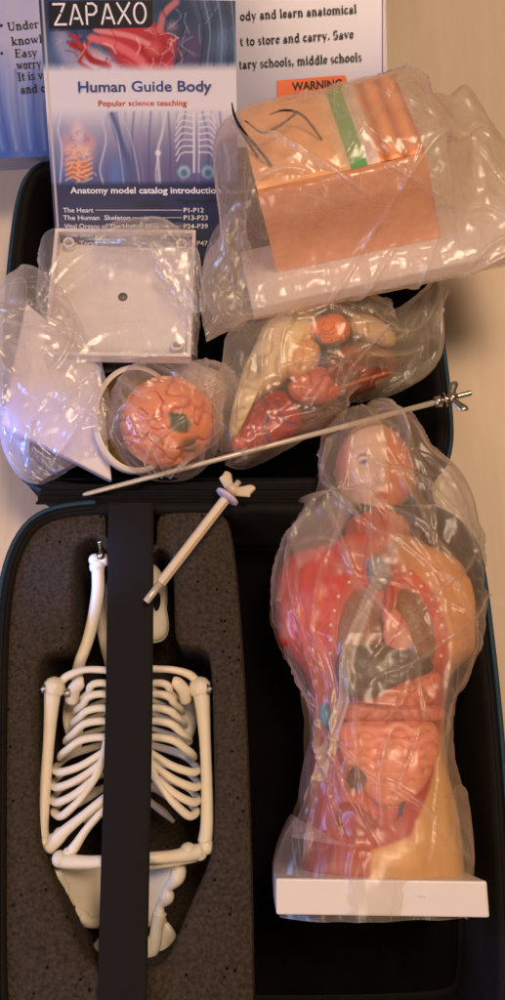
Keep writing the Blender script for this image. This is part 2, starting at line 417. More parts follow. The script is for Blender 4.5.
def poly_dist(X, Y, pts):
    d = np.full(np.shape(X), 1e9)
    for (x0, y0), (x1, y1) in zip(pts[:-1], pts[1:]):
        vx, vy = x1-x0, y1-y0; t = np.clip(((X-x0)*vx+(Y-y0)*vy)/(vx*vx+vy*vy+1e-9), 0, 1)
        d = np.minimum(d, np.hypot(X-x0-t*vx, Y-y0-t*vy))
    return d
def inside(X, Y, poly):
    r = np.zeros(np.shape(X), bool); n = len(poly)
    for i in range(n):
        x0, y0 = poly[i]; x1, y1 = poly[(i+1) % n]
        r ^= ((y0 > Y) != (y1 > Y)) & (X < (x1-x0)*(Y-y0)/((y1-y0)+1e-9)+x0)
    return r
class Paint:
    """pigment picture on a surface, addressed in layout coordinates"""
    def __init__(s, X, Y, base): s.X, s.Y = X, Y; s.c = np.zeros(X.shape+(3,))+np.array(base)
    def mix(s, a, col): s.c = s.c*(1-a[..., None])+np.array(col)*a[..., None]
    def ell(s, cx, cy, rx, ry, col, a=1, soft=.3, rot=0):
        r = math.radians(rot); dx, dy = s.X-cx, s.Y-cy
        u, v = (dx*math.cos(r)+dy*math.sin(r))/rx, (-dx*math.sin(r)+dy*math.cos(r))/ry
        s.mix(np.clip((1-np.hypot(u, v))/soft, 0, 1)*a, col)
    def line(s, pts, w, col, a=1, soft=.6, sm=True):
        if sm and len(pts) > 2: pts = [tuple(q) for q in smooth_open(pts, 6)]
        s.mix(np.clip((w-poly_dist(s.X, s.Y, pts))/(w*soft), 0, 1)*a, col)
    def poly(s, pts, col, a=1, soft=2.):
        i = inside(s.X, s.Y, pts); d = poly_dist(s.X, s.Y, list(pts)+[pts[0]])
        s.mix(np.clip(.5+np.where(i, d, -d)/soft, 0, 1)*a, col)

# text --------------------------------------------------------------
def text_mesh(body, bold=0.0, sp=1.0):
    cu = bpy.data.curves.new('t', 'FONT'); cu.body = body; cu.size = 1; cu.offset = bold; cu.space_character = sp; cu.resolution_u = 3
    o = bpy.data.objects.new('t', cu); sc.collection.objects.link(o)
    dg = bpy.context.evaluated_depsgraph_get(); me = bpy.data.meshes.new_from_object(o.evaluated_get(dg))
    V = [np.array(v.co) for v in me.vertices]; Fc = [tuple(p.vertices) for p in me.polygons]
    bpy.data.objects.remove(o); bpy.data.meshes.remove(me); bpy.data.curves.remove(cu)
    return V, Fc
def place_text(pl, body, p0, p1, h, bold=0., lift=.015, sp=1.0, ref='H'):
    """text whose baseline runs from pixel p0 to p1 on plane pl; h = capital height in px"""
    V, Fc = text_mesh(body, bold, sp); V = np.array(V)
    a0 = np.array(pl.loc(*p0)); a1 = np.array(pl.loc(*p1)); hh = np.array(pl.loc(p0[0], p0[1]-h))
    d = a1-a0; L = np.linalg.norm(d); d /= L; nrm = np.array([-d[1], d[0]]); H = abs(np.dot(hh-a0, nrm))
    x0, x1 = V[:, 0].min(), V[:, 0].max()
    out = []
    for v in V:
        q = a0+d*((v[0]-x0)/(x1-x0)*L)+nrm*(v[1]/.7*H); out.append(pl.at(q[0], q[1], lift))
    return out, Fc

# a bold book face with serifs, drawn as strokes
def arc(cx, cy, rx, ry, a0, a1, n=9):
    return [(cx+rx*math.cos(math.radians(a0+(a1-a0)*k/n)), cy+ry*math.sin(math.radians(a0+(a1-a0)*k/n))) for k in range(n+1)]
TK, TN = .13, .055
def stem(x, y0, y1, top='l', bot=True):
    s = [([(x, y0), (x, y1)], TK)]
    if bot: s.append(([(x-.12, y0+.02), (x+.12, y0+.02)], TN))
    if top == 'l': s.append(([(x-.13, y1-.04), (x+.02, y1-.02)], TN))
    if top == 'b': s.append(([(x-.12, y1-.02), (x+.12, y1-.02)], TN))
    return s
G = {
 'n': (.56, stem(.14, 0, .47)+[(arc(.27, .30, .13, .15, 150, 0), .10)]+stem(.41, 0, .30, '')),
 'm': (.84, stem(.14, 0, .47)+[(arc(.27, .30, .13, .15, 150, 0), .10)]+stem(.41, 0, .30, '')+[(arc(.55, .30, .13, .15, 150, 0), .10)]+stem(.69, 0, .30, '')),
 'h': (.56, stem(.14, 0, .70)+[(arc(.27, .30, .13, .15, 150, 0), .10)]+stem(.41, 0, .30, '')),
 'r': (.44, stem(.14, 0, .47)+[(arc(.30, .32, .12, .12, 150, 50), .09), ([(.36, .38), (.38, .40)], .13)]),
 'd': (.56, stem(.41, 0, .70)+[(arc(.27, .22, .17, .21, 60, 300), .11)]),
 'b': (.56, stem(.13, 0, .70, 'l', False)+[(arc(.27, .22, .17, .21, 130, -130), .11)]),
 'o': (.50, [(arc(.25, .23, .17, .20, 0, 360, 16), .11)]),
 'e': (.44, [(arc(.23, .23, .15, .20, 10, 320, 12), .11), ([(.08, .25), (.37, .25)], .05)]),
 'c': (.44, [(arc(.24, .23, .16, .20, 50, 315, 12), .11), ([(.32, .36), (.35, .37)], .11)]),
 'a': (.50, stem(.34, 0, .34, '', False)+[(arc(.23, .32, .11, .12, 0, 160), .08), (arc(.21, .13, .12, .11, 60, 300), .10), ([(.36, .04), (.46, .05)], .06)]),
 's': (.39, [(arc(.20, .34, .11, .10, 30, 260), .08), (arc(.20, .12, .12, .11, 90, -150), .08)]),
 't': (.33, [([(.15, .06), (.15, .60)], TK), ([(.03, .44), (.30, .44)], TN), (arc(.23, .09, .08, .07, 180, 310), .07)]),
 'i': (.28, stem(.14, 0, .47)+[([(.14, .60), (.14, .68)], TK)]),
 'l': (.28, stem(.14, 0, .70)),
 'k': (.56, stem(.14, 0, .70)+[([(.20, .20), (.42, .44)], .055), ([(.25, .26), (.43, .02)], .12), ([(.34, .02), (.52, .02)], TN), ([(.33, .45), (.50, .45)], TN)]),
 'w': (.72, [([(.10, .44), (.24, .04)], .12), ([(.24, .04), (.37, .42)], .06), ([(.35, .44), (.49, .04)], .12), ([(.49, .04), (.63, .44)], .06), ([(.02, .45), (.20, .45)], TN), ([(.55, .45), (.71, .45)], TN)]),
 'v': (.50, [([(.10, .44), (.26, .04)], .12), ([(.26, .04), (.41, .44)], .06), ([(.02, .45), (.20, .45)], TN), ([(.33, .45), (.49, .45)], TN)]),
 'y': (.50, [([(.10, .44), (.27, .02)], .12), ([(.41, .44), (.20, -.17), (.10, -.17)], .06), ([(.02, .45), (.20, .45)], TN), ([(.33, .45), (.49, .45)], TN)]),
 'U': (.72, [([(.17, .25), (.17, .68)], .14), (arc(.36, .22, .20, .20, 180, 360), .10), ([(.56, .22), (.56, .68)], .06), ([(.04, .67), (.30, .67)], TN), ([(.45, .67), (.67, .67)], TN)]),
 'E': (.67, [([(.18, 0), (.18, .68)], .14), ([(.05, .67), (.57, .67), (.58, .52)], TN), ([(.05, .02), (.58, .02), (.60, .18)], TN), ([(.18, .35), (.42, .35)], TN), ([(.42, .25), (.42, .45)], TN)]),
 'I': (.39, [([(.2, 0), (.2, .68)], .14), ([(.06, .67), (.34, .67)], TN), ([(.06, .02), (.34, .02)], TN)]),
 'S': (.55, [(arc(.28, .52, .17, .15, 30, 250), .10), (arc(.27, .19, .18, .17, 80, -150), .11)]),
 '.': (.25, [([(.12, .0), (.12, .12)], .13)]),
 ',': (.25, [([(.12, .0), (.12, .12)], .13), ([(.15, .02), (.08, -.13)], .06)]),
 ' ': (.26, []),
 '*': (.5, [([(.2, .15), (.2, .35)], .2)]),
}
def serif_mesh(body):
    V, Fc, x = [], [], 0
    for ch in body:
        adv, strokes = G[ch]
        for pts, w_ in strokes:
            for (a, b) in zip(pts[:-1], pts[1:]):
                a, b = np.array(a), np.array(b); d = b-a; l = np.linalg.norm(d)
                if l < 1e-6: continue
                d /= l; nn = np.array([-d[1], d[0]])*w_/2; e = d*(w_*.12)
                k = len(V)
                for q in (a-nn-e, b-nn+e, b+nn+e, a+nn-e): V.append(np.array([q[0]+x, q[1], 0]))
                Fc.append((k, k+1, k+2, k+3))
        x += adv
    return V, Fc, x
def place_serif(pl, body, p0, p1, h, lift=.02):
    V, Fc, W = serif_mesh(body)
    a0 = np.array(pl.loc(*p0)); a1 = np.array(pl.loc(*p1)); hh = np.array(pl.loc(p0[0], p0[1]-h))
    d = a1-a0; L = np.linalg.norm(d); d /= L; nrm = np.array([-d[1], d[0]]); H = abs(np.dot(hh-a0, nrm))
    o = []
    for k, v in enumerate(V):
        q = a0+d*(v[0]/W*L)+nrm*(v[1]/.68*H); o.append(pl.at(q[0], q[1], lift+(k//4 % 7)*.0006))
    return o, Fc

# ================================================================== THE SURFACE
M_table = mat('cardboard', (.88, .80, .71), .55, var=.07, vs=14, bump=.12, bs=260, spec=.35, stretch=(6, .6, 1))
t = bpy.data.objects  # short name
V = [(-300, -300, 0), (300, -300, 0), (300, 300, 0), (-300, 300, 0)]
o = obj('table', V, [(0, 1, 2, 3)], M_table, loc=(0, 0, 0), smooth=False); o['kind'] = 'structure'
# a second sheet of card, lying under the right side of the case, its edge showing
a = P(440, 606, 0); 
V, Fc = box((a[0], a[1]-60, .01), (1, 0, 0), (0, 1, 0), (0, 0, 1), 60, 60, .28)
o = bevel(tag(obj('card_sheet', V, Fc, M_table, smooth=False), 'flat beige card sheet edge showing beside right side of case', 'cardboard'), .06)

# ================================================================== THE CASE
M_nylon = mat('black_nylon', (.075, .062, .056), .75, var=.3, vs=30, bump=.5, bs=900, spec=.2)
M_lining = mat('black_lining', (.045, .034, .03), .95, var=.4, vs=60, bump=.5, bs=500, spec=.08)
M_teal = mat('teal_zip', (.03, .20, .28), .5, bump=.6, bs=1200)
case = thing('carrying_case', 'black fabric carrying case lying open with teal zip', 'case', (*P(252, 500, 0)[:2], 0))
ZB = 8.2; ZL = 6.2
base_px = [(-10, 1000), (-9, 800), (-7, 650), (-1, 580), (14, 535), (38, 510), (80, 501), (170, 499), (250, 499), (340, 500), (420, 502), (452, 513), (474, 535), (484, 565), (491, 620), (500, 700), (508, 800), (514, 900), (517, 980), (512, 1030), (490, 1052), (420, 1058), (250, 1060), (90, 1058), (10, 1050), (-8, 1030)]
bp = pxpoly(base_px, ZB)
o = obj('base_shell', *rings(bp, [(.9, 0), (.35, .25), (0, 1.2), (-.05, 4), (0, ZB-1.0), (.15, ZB-.25), (.45, ZB), (.75, ZB-.1), (.95, ZB-.5), (1.1, .9), (1.6, .6)]), M_nylon, case); fix_normals(o)
o = obj('lining', *rings(offset(bp, 1.3), [(0, .63), (.1, .66)], True, True), M_lining, case); fix_normals(o)
lid_px = [(5, 300), (10, 240), (17, 192), (28, 167), (52, 155), (140, 152), (250, 150), (360, 152), (405, 158), (424, 180), (431, 230), (437, 285), (444, 340), (451, 400), (453, 440), (446, 466), (425, 480), (380, 485), (300, 489), (200, 493), (110, 496), (60, 494), (30, 485), (13, 465), (6, 435), (3, 370)]
lp = pxpoly(lid_px, ZL)
o = obj('lid_shell', *rings(lp, [(.9, 0), (.35, .25), (0, 1.0), (-.05, 3), (0, ZL-1.0), (.12, ZL-.3), (.4, ZL), (.8, ZL-.1), (1.0, ZL-.5), (1.25, 1.0), (1.8, .6)]), M_nylon, case); fix_normals(o)
o = obj('lid_lining', *rings(offset(lp, 1.3), [(0, .7), (.1, .74)], True, True), M_lining, case); fix_normals(o)
def zipper(poly, z, d, r=.17):
    q = offset(poly, d); pts = [np.array([x, y, z]) for x, y in q]; X_, Y_ = px_of(np.array(pts))
    gap = (X_ > 112) & (X_ < 425) & (Y_ > 470) & (Y_ < 520)
    k0 = max(i for i in range(len(pts)) if gap[i] and not gap[(i+1) % len(pts)]); pts = [pts[(k0+1+i) % len(pts)] for i in range(len(pts)) if not gap[(k0+1+i) % len(pts)]]
    V, Fc = tube(pts, r, 8, False, 0, .7); return V, Fc
obj('zipper', *zipper(bp, ZB-.35, -.03), M_teal, case)
obj('zipper', *zipper(bp, ZB-1.05, -.08, .1), M_nylon, case)
obj('zipper', *zipper(lp, ZL-.40, -.02, .17), M_teal, case)
obj('piping', *zipper(lp, ZL-.02, .42, .13), M_nylon, case)
obj('piping', *zipper(bp, ZB-.02, .45, .13), M_nylon, case)
# hinge: ribbed webbing between both halves
pts = []; n = 40; V = []
xl, xr = P(40, 498, 6.5)[0], P(432, 498, 6.5)[0]; ya, yb = P(250, 507, 6.9)[1], P(250, 484, 6.2)[1]
for i in range(n+1):
    f = i/n; y = ya+(yb-ya)*f; z = 7.4-1.3*f+.14*math.sin(f*math.pi*7)
    for x in np.linspace(xl, xr, 30): V.append((x, y, z+.05*math.sin(x*1.3+f*5)))
obj('hinge', V, grid_faces(n+1, 30, False), M_nylon, case)
# mesh pocket seam across the lid wall
V = []
for k in range(2):
    V, Fc = tube([P(x, 478-k*0, ZL-1.2)+np.array([0, -.1*k, 0]) for x in (40, 150, 300, 420)], .12, 8)
o = obj('seam', V, Fc, M_nylon, case)
# strap
M_strap = mat('black_strap', (.115, .10, .095), .8, var=.12, vs=200, bump=.5, bs=1500, spec=.2, stretch=(.3, 3, 1))
ctr = [(131, 503, 8.3), (131, 530, 8.35), (130.5, 600, 8.5), (129.5, 690, 9.2), (128, 770, 9.3), (126, 850, 9.0), (124, 930, 8.5), (122.5, 1000, 8.3), (121, 1062, 8.3)]
ctr = smooth_open([np.append(P(a, b, z), cmpp(a, b, z)) for a, b, z in ctr], 8)
V = []; ny = len(ctr); xs = np.linspace(-1, 1, 13)
for i, c in enumerate(ctr):
    hw = 22.3*c[3]*(1+.12*i/ny)
    for s_ in xs: V.append(c[:3]+np.array([hw*s_, 0, .05*(1-s_*s_)+.03*math.sin(i*.21+s_)]))
o = obj('strap', V, grid_faces(ny, 13, False), M_strap, case); sm = o.modifiers.new('thick', 'SOLIDIFY'); sm.thickness = .0013; sm.offset = -1

for s_ in (-.86, .86):
    parts = []
    for i in range(0, ny-1):
        for f_ in (0, .5):
            c = ctr[i]*(1-f_)+ctr[i+1]*f_; d2 = ctr[i+1]-ctr[i]; hw = 22.3*c[3]*(1+.12*i/ny); q = c[:3]+np.array([hw*s_, 0, .045]); parts.append(tube([q, q+d2[:3]*.32], .022, 5, sm=0))
    obj('stitching', *join(*parts), mat('thread', (.16, .14, .13), .7), case)

# ================================================================== FOAM INSERT
M_foam = foam_mat()
ZF = 7.9; ZH = 2.2
f_out = [(2, 1000), (-1, 900), (-1, 760), (1, 660), (8, 580), (18, 535), (34, 513), (62, 507), (95, 506), (104, 508), (107, 520), (107, 545), (118, 552), (145, 552), (155, 545), (155, 522), (160, 512), (180, 507), (208, 506), (226, 513), (233, 535), (240, 600), (246, 690), (250, 780), (253, 880), (255, 1000), (255, 1042), (150, 1046), (40, 1044), (15, 1030)]
f_out = [q for q in f_out]
hole = [(80, 541), (98, 534), (120, 560), (145, 560), (160, 545), (171, 556), (174, 590), (174, 640), (184, 647), (203, 648), (211, 658), (214, 740), (215, 842), (205, 874), (188, 910), (176, 940), (165, 960), (150, 968), (110, 970), (92, 965), (78, 944), (62, 900), (46, 862), (37, 835), (36, 740), (38, 665), (44, 654), (68, 648), (73, 640), (74, 600), (73, 556)]
def foam_mesh():
    o_ = np.array(ccw(smooth_closed([P(a, b, ZF)[:2] for a, b in f_out], 3))); h_ = np.array(ccw(smooth_closed([P(a, b, ZF)[:2] for a, b in hole], 3)))
    V, Fc = rings(o_, [(.1, .7), (.05, 2.), (0, ZF-.5), (.12, ZF-.15), (.4, ZF)], False, True)
    a0 = len(V)-len(o_); k = len(V)
    W, Fd = rings(h_, [(-.3, ZF), (-.1, ZF-.12), (0, ZF-.4), (.06, 3), (.1, .8)], False, False)
    V += W; Fc += [tuple(i+k for i in q) for q in Fd]
    m1, m2 = len(o_), len(h_)
    tr = tessellate_polygon([[Vector((*v[:2], 0)) for v in V[a0:a0+m1]], [Vector((*v[:2], 0)) for v in V[k:k+m2]]])
    idx = list(range(a0, a0+m1))+list(range(k, k+m2))
    Fc += [tuple(idx[i] for i in q) for q in tr]
    return V, Fc
o = obj('foam_insert', *foam_mesh(), M_foam, smooth=True); autosmooth(o, 40)
tag(o, 'dark grey foam insert with body shaped cut out holding the skeleton', 'foam insert')

# ================================================================== SKELETON
M_bone = mat('ivory_bone', (.93, .89, .82), .36, var=.05, vs=60, bump=.12, bs=300, sss=.15)
M_steel = mat('steel', (.72, .69, .64), .28, 1, bump=.1, bs=800)
M_dark = mat('dark_hole', (.05, .04, .035), .9)
sk = thing('skeleton_model', 'ivory plastic skeleton model lying folded in the foam under black strap', 'skeleton', P(130, 750, ZH))
def bpx(l): return [P(a, b, z) for a, b, z in l]
def bone(name, l, r, parent=sk, seg=12, flat=1.0, m=None, ends=()):
    parts = [tube(bpx(l), r, seg, flat=flat)]
    for (a, b, z, rr) in ends: parts.append(ball(P(a, b, z), rr, 10, 12))
    return obj(name, *join(*parts), m or M_bone, parent)
# ribs, left then right
ribsL = [(100, 684, 82, 697), (101, 695, 76, 709), (102, 709, 72, 722), (103, 722, 66, 738), (104, 738, 60, 754), (105, 752, 55, 771), (106, 766, 52.5, 786), (107, 780, 52, 801), (106, 792, 54, 813)]
for side in (0, 1):
    for i, (xi, yi, xo, yo) in enumerate(ribsL):
        mx_ = 259-min(i, 7)*1.2; fx = (lambda x: x) if not side else (lambda x, q=mx_: q-x)
        if i < 5: pts = [(fx(122), yi+1, 7.9), (fx(xi), yi-1, 8.0), (fx((xi+xo)/2), yi+2, 7.9), (fx(xo+7), yo-4, 7.4), (fx(xo+1), yo+1, 6.5), (fx(xo+1), yo+4, 5.5), (fx(xo+14), yo-2, 4.2), (fx(118), yo-14, 3.2)]; r = [.21, .23, .24, .24, .22, .2, .18, .18]
        else:
            k = i-5; jx, jy = ((102, 753), (99, 765), (93, 780), (84, 796))[k]
            st0 = [(fx(106), 741, 8.0), (fx(104), 750, 8.0)] if k == 0 else [(fx(106), 742, 7.98), (fx(103), 757, 7.98), (fx(jx+3), jy-6, 7.95)]
            if k == 3: st0 = [(fx(106), 743, 7.96), (fx(103), 757, 7.96), (fx(98), 774, 7.9)]
            pts = st0+[(fx(jx-2), jy+1, 7.85), (fx((jx+xo)/2+2), (jy+yo)/2+4, 7.6), (fx(xo+7), yo+(1 if k < 3 else 3), 7.2), (fx(xo), yo-1, 6.4), (fx(xo+3), yo-6, 5.2), (fx(xo+18), yo-16, 4.2), (fx(118), yo-30, 3.2)]
            r = [.2]*(len(st0))+[.21, .24, .25, .24, .22, .18, .18]
        bone('rib', pts, r, seg=10)
    # outer ribs sweep: surfaces between
    fx = (lambda x: x) if not side else (lambda x: 258-x)
    for k, (x0, y0, x1, y1, z) in enumerate([(100, 790, 78, 806, 4.6), (104, 805, 84, 822, 4.2)]):
        bone('rib', [(fx(122), y0-14, 3.4), (fx(x0), y0, z), (fx((x0+x1)/2), (y0+y1)/2-1, z+.5), (fx(x1), y1, z+.4)], [.2, .22, .24, .12], seg=8)
bone('sternum', [(129, 676, 7.7), (129, 690, 8.0), (128.5, 720, 8.1), (128, 745, 8.0), (128, 757, 7.9)], [.6, .75, .55, .6, .2], flat=.45)
# spine: a row of vertebrae as one column
parts = []
for k in range(26):
    y = 648+k*9; z = 3.0+.5*math.sin(k*.25); parts.append(ball(P(128.5-.1*k, y, z), (.62, .34, .6), 8, 12)); parts.append(ball(P(128.5, y, z+.2), (1.1, .14, .16), 6, 8))
obj('spine', *join(*parts), M_bone, sk)
# clavicles, scapulae
bone('clavicle', [(122, 672, 7.6), (104, 670, 7.6), (84, 670, 7.4), (68, 676, 7.1), (60, 683, 6.9)], [.27, .23, .22, .27, .25], ends=[(60, 683, 6.8, .3)])
bone('clavicle', [(136, 668, 7.6), (154, 669, 7.6), (174, 670, 7.5), (190, 675, 7.2), (198, 683, 6.9)], [.27, .23, .22, .27, .25], ends=[(198, 683, 6.8, .3)])
def slab(outline, z, th, zf=None, it=2):
    poly = pxpoly(outline, z, it); V, Fc = rings(poly, [(th*.4, z-th/2), (0, z-th*.2), (0, z+th*.2), (th*.4, z+th/2)])
    V = np.array(V)
    if zf: 
        X, Y = px_of(V); V[:, 2] += zf(X, Y)
    return V, Fc
def softslab(name, outline, z, th, zf, parent=sk, m=None):
    """smooth bone blade: fine grid inside the outline, domed to its rim"""
    xs = [q[0] for q in outline]; ys = [q[1] for q in outline]
    ol = [tuple(q) for q in smooth_closed(outline, 2)]
    cx, cy = np.mean(xs), np.mean(ys); nth, nr = 72, 14; V = []
    ring = np.array(ol)
    # resample
    L = np.r_[0, np.cumsum(np.linalg.norm(np.diff(np.vstack([ring, ring[:1]]), axis=0), axis=1))]; u = np.linspace(0, L[-1], nth, endpoint=False)
    rr = np.vstack([ring, ring[:1]]); R = np.stack([np.interp(u, L, rr[:, k]) for k in range(2)], 1)
    for sgn in (1, -1):
        for i in range(nr+1):
            f = i/nr if sgn == 1 else 1-i/nr
            for q in R:
                x, y = cx+(q[0]-cx)*f, cy+(q[1]-cy)*f
                V.append(P(x, y, z+zf(x, y)+sgn*th*math.sqrt(max(0, 1-f**6))))
    return fix_normals(obj(name, V, grid_faces(2*nr+2, nth), m or M_bone, parent))
softslab('scapula', [(64, 700), (72, 690), (82, 700), (84, 730), (80, 758), (72, 748), (62, 725)], 4.6, .15, lambda x, y: (y-720)*-.01)
softslab('scapula', [(196, 700), (188, 690), (178, 700), (176, 730), (180, 758), (188, 748), (198, 725)], 4.6, .15, lambda x, y: (y-720)*-.01)
for s_ in (1, -1):
    fx = (lambda x: x) if s_ == 1 else (lambda x: 257-x)
    bone('coracoid', [(fx(72), 700, 6.5), (fx(74), 690, 7.2), (fx(80), 683, 7.6), (fx(84), 682, 7.6)], [.45, .42, .38, .3])
# arms
bone('upper_arm', [(53, 689, 7.0), (52, 700, 7.0), (49, 740, 6.9), (45, 790, 6.8), (42, 825, 6.8), (42, 840, 6.8)], [.62, .50, .36, .36, .40, .45], ends=[(54, 688, 7.0, .72), (44, 843, 6.8, .55), (37, 836, 6.8, .34)])
bone('upper_arm', [(200, 689, 7.0), (202, 700, 7.0), (205, 740, 6.9), (207, 790, 6.8), (207, 825, 6.8), (205, 842, 6.8)], [.62, .50, .36, .36, .40, .45], ends=[(200, 688, 7.0, .72), (206, 846, 6.8, .52), (200, 853, 6.9, .45)])
for x, y in ((43.5, 689), (68, 693), (209, 689)):
    o = obj('screw', *join(tube([P(x-4 if x < 100 else x+4, y, 7.5), P(x+4 if x < 100 else x-5, y+.5, 7.3)], .13, 10, sm=0), tube([P(x-2.6, y, 7.55), P(x-.9, y, 7.5)], .30, 6, sm=0), tube([P(x+.5, y, 7.5), P(x+2.2, y, 7.5)], .27, 14, sm=0)), M_steel, sk)
bone('forearm', [(48, 848, 6.9), (58, 838, 7.2), (66, 830, 7.5), (84, 815, 7.9), (100, 802, 8.2), (118, 789, 8.4)], [.45, .42, .34, .27, .27, .3], ends=[(54, 841, 7.0, .48), (60, 834, 7.1, .40)])
bone('forearm', [(70, 853, 7.2), (76, 845, 7.4), (86, 830, 7.7), (98, 816, 8.0), (118, 796, 8.3)], [.36, .30, .24, .22, .22], ends=[(69, 854, 7.2, .42)])
bone('forearm', [(201, 851, 7.0), (190, 853, 7.2), (175, 856, 7.6), (150, 858, 8.2), (120, 860, 8.3), (90, 862, 7.8), (66, 861, 7.4), (58, 858, 7.3)], [.42, .46, .36, .33, .33, .36, .42, .44], ends=[(188, 851, 7.2, .5), (60, 859, 7.3, .5)])
bone('forearm', [(196, 858, 6.6), (150, 866, 7.4), (110, 868, 7.4)], [.25, .22, .2])
# pelvis
zf = lambda x, y: .9*((x-128)/60)**2-.012*(y-860)
softslab('hip_bone', [(57, 866), (80, 859), (104, 857), (118, 866), (118, 900), (112, 928), (100, 926), (88, 923), (79, 916), (69, 914), (66, 899), (61, 890), (56, 878)], 5.1, .32, lambda x, y: zf(x, y)+.35*math.sin((x-70)*.07)*-1)
softslab('hip_bone', [(180, 864), (160, 860), (142, 864), (138, 890), (142, 920), (154, 932), (160, 922), (162, 908), (164, 897), (170, 889), (177, 878)], 5.1, .32, lambda x, y: zf(x, y))
bone('crest', [(a, b, 5.2+zf(a, b)+.12) for a, b in ((100, 864), (78, 866), (62, 867), (58, 876), (65, 887), (63, 896), (70, 903), (69, 912), (80, 913), (87, 921), (99, 924))], [.2, .26, .3, .42, .28, .38, .26, .36, .30, .36, .28])
bone('crest', [(a, b, 5.2+zf(a, b)+.12) for a, b in ((152, 864), (168, 862), (178, 866), (177, 877), (168, 888), (167, 897), (160, 906), (160, 922))], [.2, .28, .42, .48, .30, .44, .28, .42])
bone('ischium', [(86, 916, 5.1), (78, 922, 4.9), (79, 936, 4.7), (84, 950, 4.6), (94, 954, 4.8), (101, 944, 5.1), (110, 932, 5.3), (122, 927, 5.3)], [.5, .42, .42, .55, .5, .34, .32, .35])
bone('ischium', [(160, 912, 5.1), (157, 926, 5.0), (155, 940, 4.9), (152, 950, 4.8), (146, 951, 4.8), (143, 938, 5.1), (136, 928, 5.3), (128, 924, 5.3)], [.42, .38, .4, .42, .4, .34, .32, .35])
softslab('sacrum', [(112, 872), (148, 872), (142, 900), (132, 925), (124, 925), (116, 900)], 3.6, .35, lambda x, y: 0)
softslab('tail_plate', [(160, 918), (169, 922), (178, 937), (174, 951), (162, 960), (154, 950)], 3.5, .25, lambda x, y: 0)
# folded leg bones beside the head
bone('thigh_bone', [(99, 562, 7.5), (98, 570, 7.4), (98, 590, 7.2), (94, 615, 6.8), (88, 640, 6.3), (80, 662, 5.9), (76, 680, 5.2)], [.50, .42, .42, .40, .38, .38, .4], ends=[(95, 560, 7.5, .42), (104, 560, 7.5, .42), (97, 567, 7.4, .5)])
bone('shin_bone', [(99, 600, 4.9), (101, 620, 4.9), (106, 645, 4.9), (112, 668, 4.6), (118, 690, 3.6)], [.55, .42, .4, .38, .36])
bone('pin', [(101, 556, 7.9), (100.5, 549, 8.3), (99.5, 541, 8.6)], [.12, .14, .17], m=M_steel, ends=[(101, 556, 7.9, .28)])
# skull lying sideways under the strap
def skull_mesh():
    V, Fc = ball((0, 0, 0), 1, 40, 56); V = np.array(V); x, y, z = V.T
    c = P(136, 598, 4.9); 
    S3 = np.array([2.15, 2.75, 2.2]); V2 = V*S3
    # narrow jaw at the lower end, flat cheeks
    low = np.clip((-y-.25)/.75, 0, 1); V2[:, 0] *= 1-.30*low; V2[:, 2] += .25*low*(z > 0)
    for ex, ey, r_, d_ in ((.62, -.28, .30, .75), (-.42, -.28, .30, .75), (.10, -.58, .17, .4)):
        g = np.exp(-(((x-ex)/r_)**2+((y-ey)/r_)**2)*1.6)*(z > 0); V2[:, 2] -= g*d_*2.0
    g = np.exp(-(((y+.80)/.05)**2))*(z > 0)*(abs(x) < .5); V2[:, 2] -= g*.35
    g = np.exp(-(((x-.66)/.22)**2+((y+.52)/.1)**2))*(z > 0); V2[:, 2] += g*.5
    return V2+c, Fc
o = obj('skull', *skull_mesh(), M_bone, sk)
softslab('jaw', [(148, 590), (158, 582), (167, 590), (166, 606), (170, 626), (166, 640), (152, 644), (140, 640), (142, 610)], 5.8, .75, lambda x, y: -.05*(x-150)*.6+.02*(610-y)*.3)
softslab('eye_socket', [(153, 594), (158, 590), (161, 597), (160, 608), (156, 612), (153, 606)], 6.62, .1, lambda x, y: -.03*(x-150), m=M_dark)

# ================================================================== RODS
M_rod = mat('pale_metal', (.84, .80, .74), .38, .35, bump=.08, bs=500)
M_rodp = mat('cream_plastic', (.86, .78, .67), .4, bump=.05)
M_lilac = mat('lilac_plastic', (.80, .74, .84), .42)
lr = thing('threaded_rod', 'long thin metal rod with wing nut bridging the open lid', 'rod', P(275, 445, 8))
A_, B_ = P(83, 495, 7.1), P(471, 393, 9.2)
def lerp(a, b, t_): return a+(b-a)*t_
L_ = np.linalg.norm(B_-A_); d_ = unit(B_-A_)
obj('shaft', *tube([A_, A_+d_*.3, lerp(A_, B_, .3), lerp(A_, B_, .925)], [.10, .16, .18, .19], 14, sm=0), M_rod, lr)
th_ = [lerp(A_, B_, .925)+d_*(L_*.075)*k/48 for k in range(49)]
obj('thread', *tube(th_, [.17+.035*(k % 2) for k in range(49)], 12, sm=0), M_steel, lr)
def collar(p, d, r, l, seg=24): return tube([p-d*l/2, p-d*l/2*.9, p+d*l/2*.9, p+d*l/2], [r*.88, r, r, r*.88], seg, sm=0)
obj('hex_nut', *collar(lerp(A_, B_, .915), d_, .42, .5, 6), M_steel, lr)
obj('washer', *collar(lerp(A_, B_, .932), d_, .5, .12), M_steel, lr)
def wings(c, d, up, hub, wr, wl, lean, seg=14):
    """wing nut: conical hub and two upswept ears"""
    s_ = unit(np.cross(d, up)); parts = [tube([c-d*.28, c+d*.05, c+d*.35], [hub, hub*.95, hub*.7], seg, sm=0)]
    for k in (1, -1):
        p0 = c+s_*k*hub*.6; p1 = p0+s_*k*wl*.5+d*lean*.5; p2 = p0+s_*k*wl+d*lean
        parts.append(tube([p0, p1, p2-s_*k*.03, p2+s_*k*.12], [wr*.8, wr, wr*1.15, wr*.5], 12, flat=.45))
    return join(*parts)
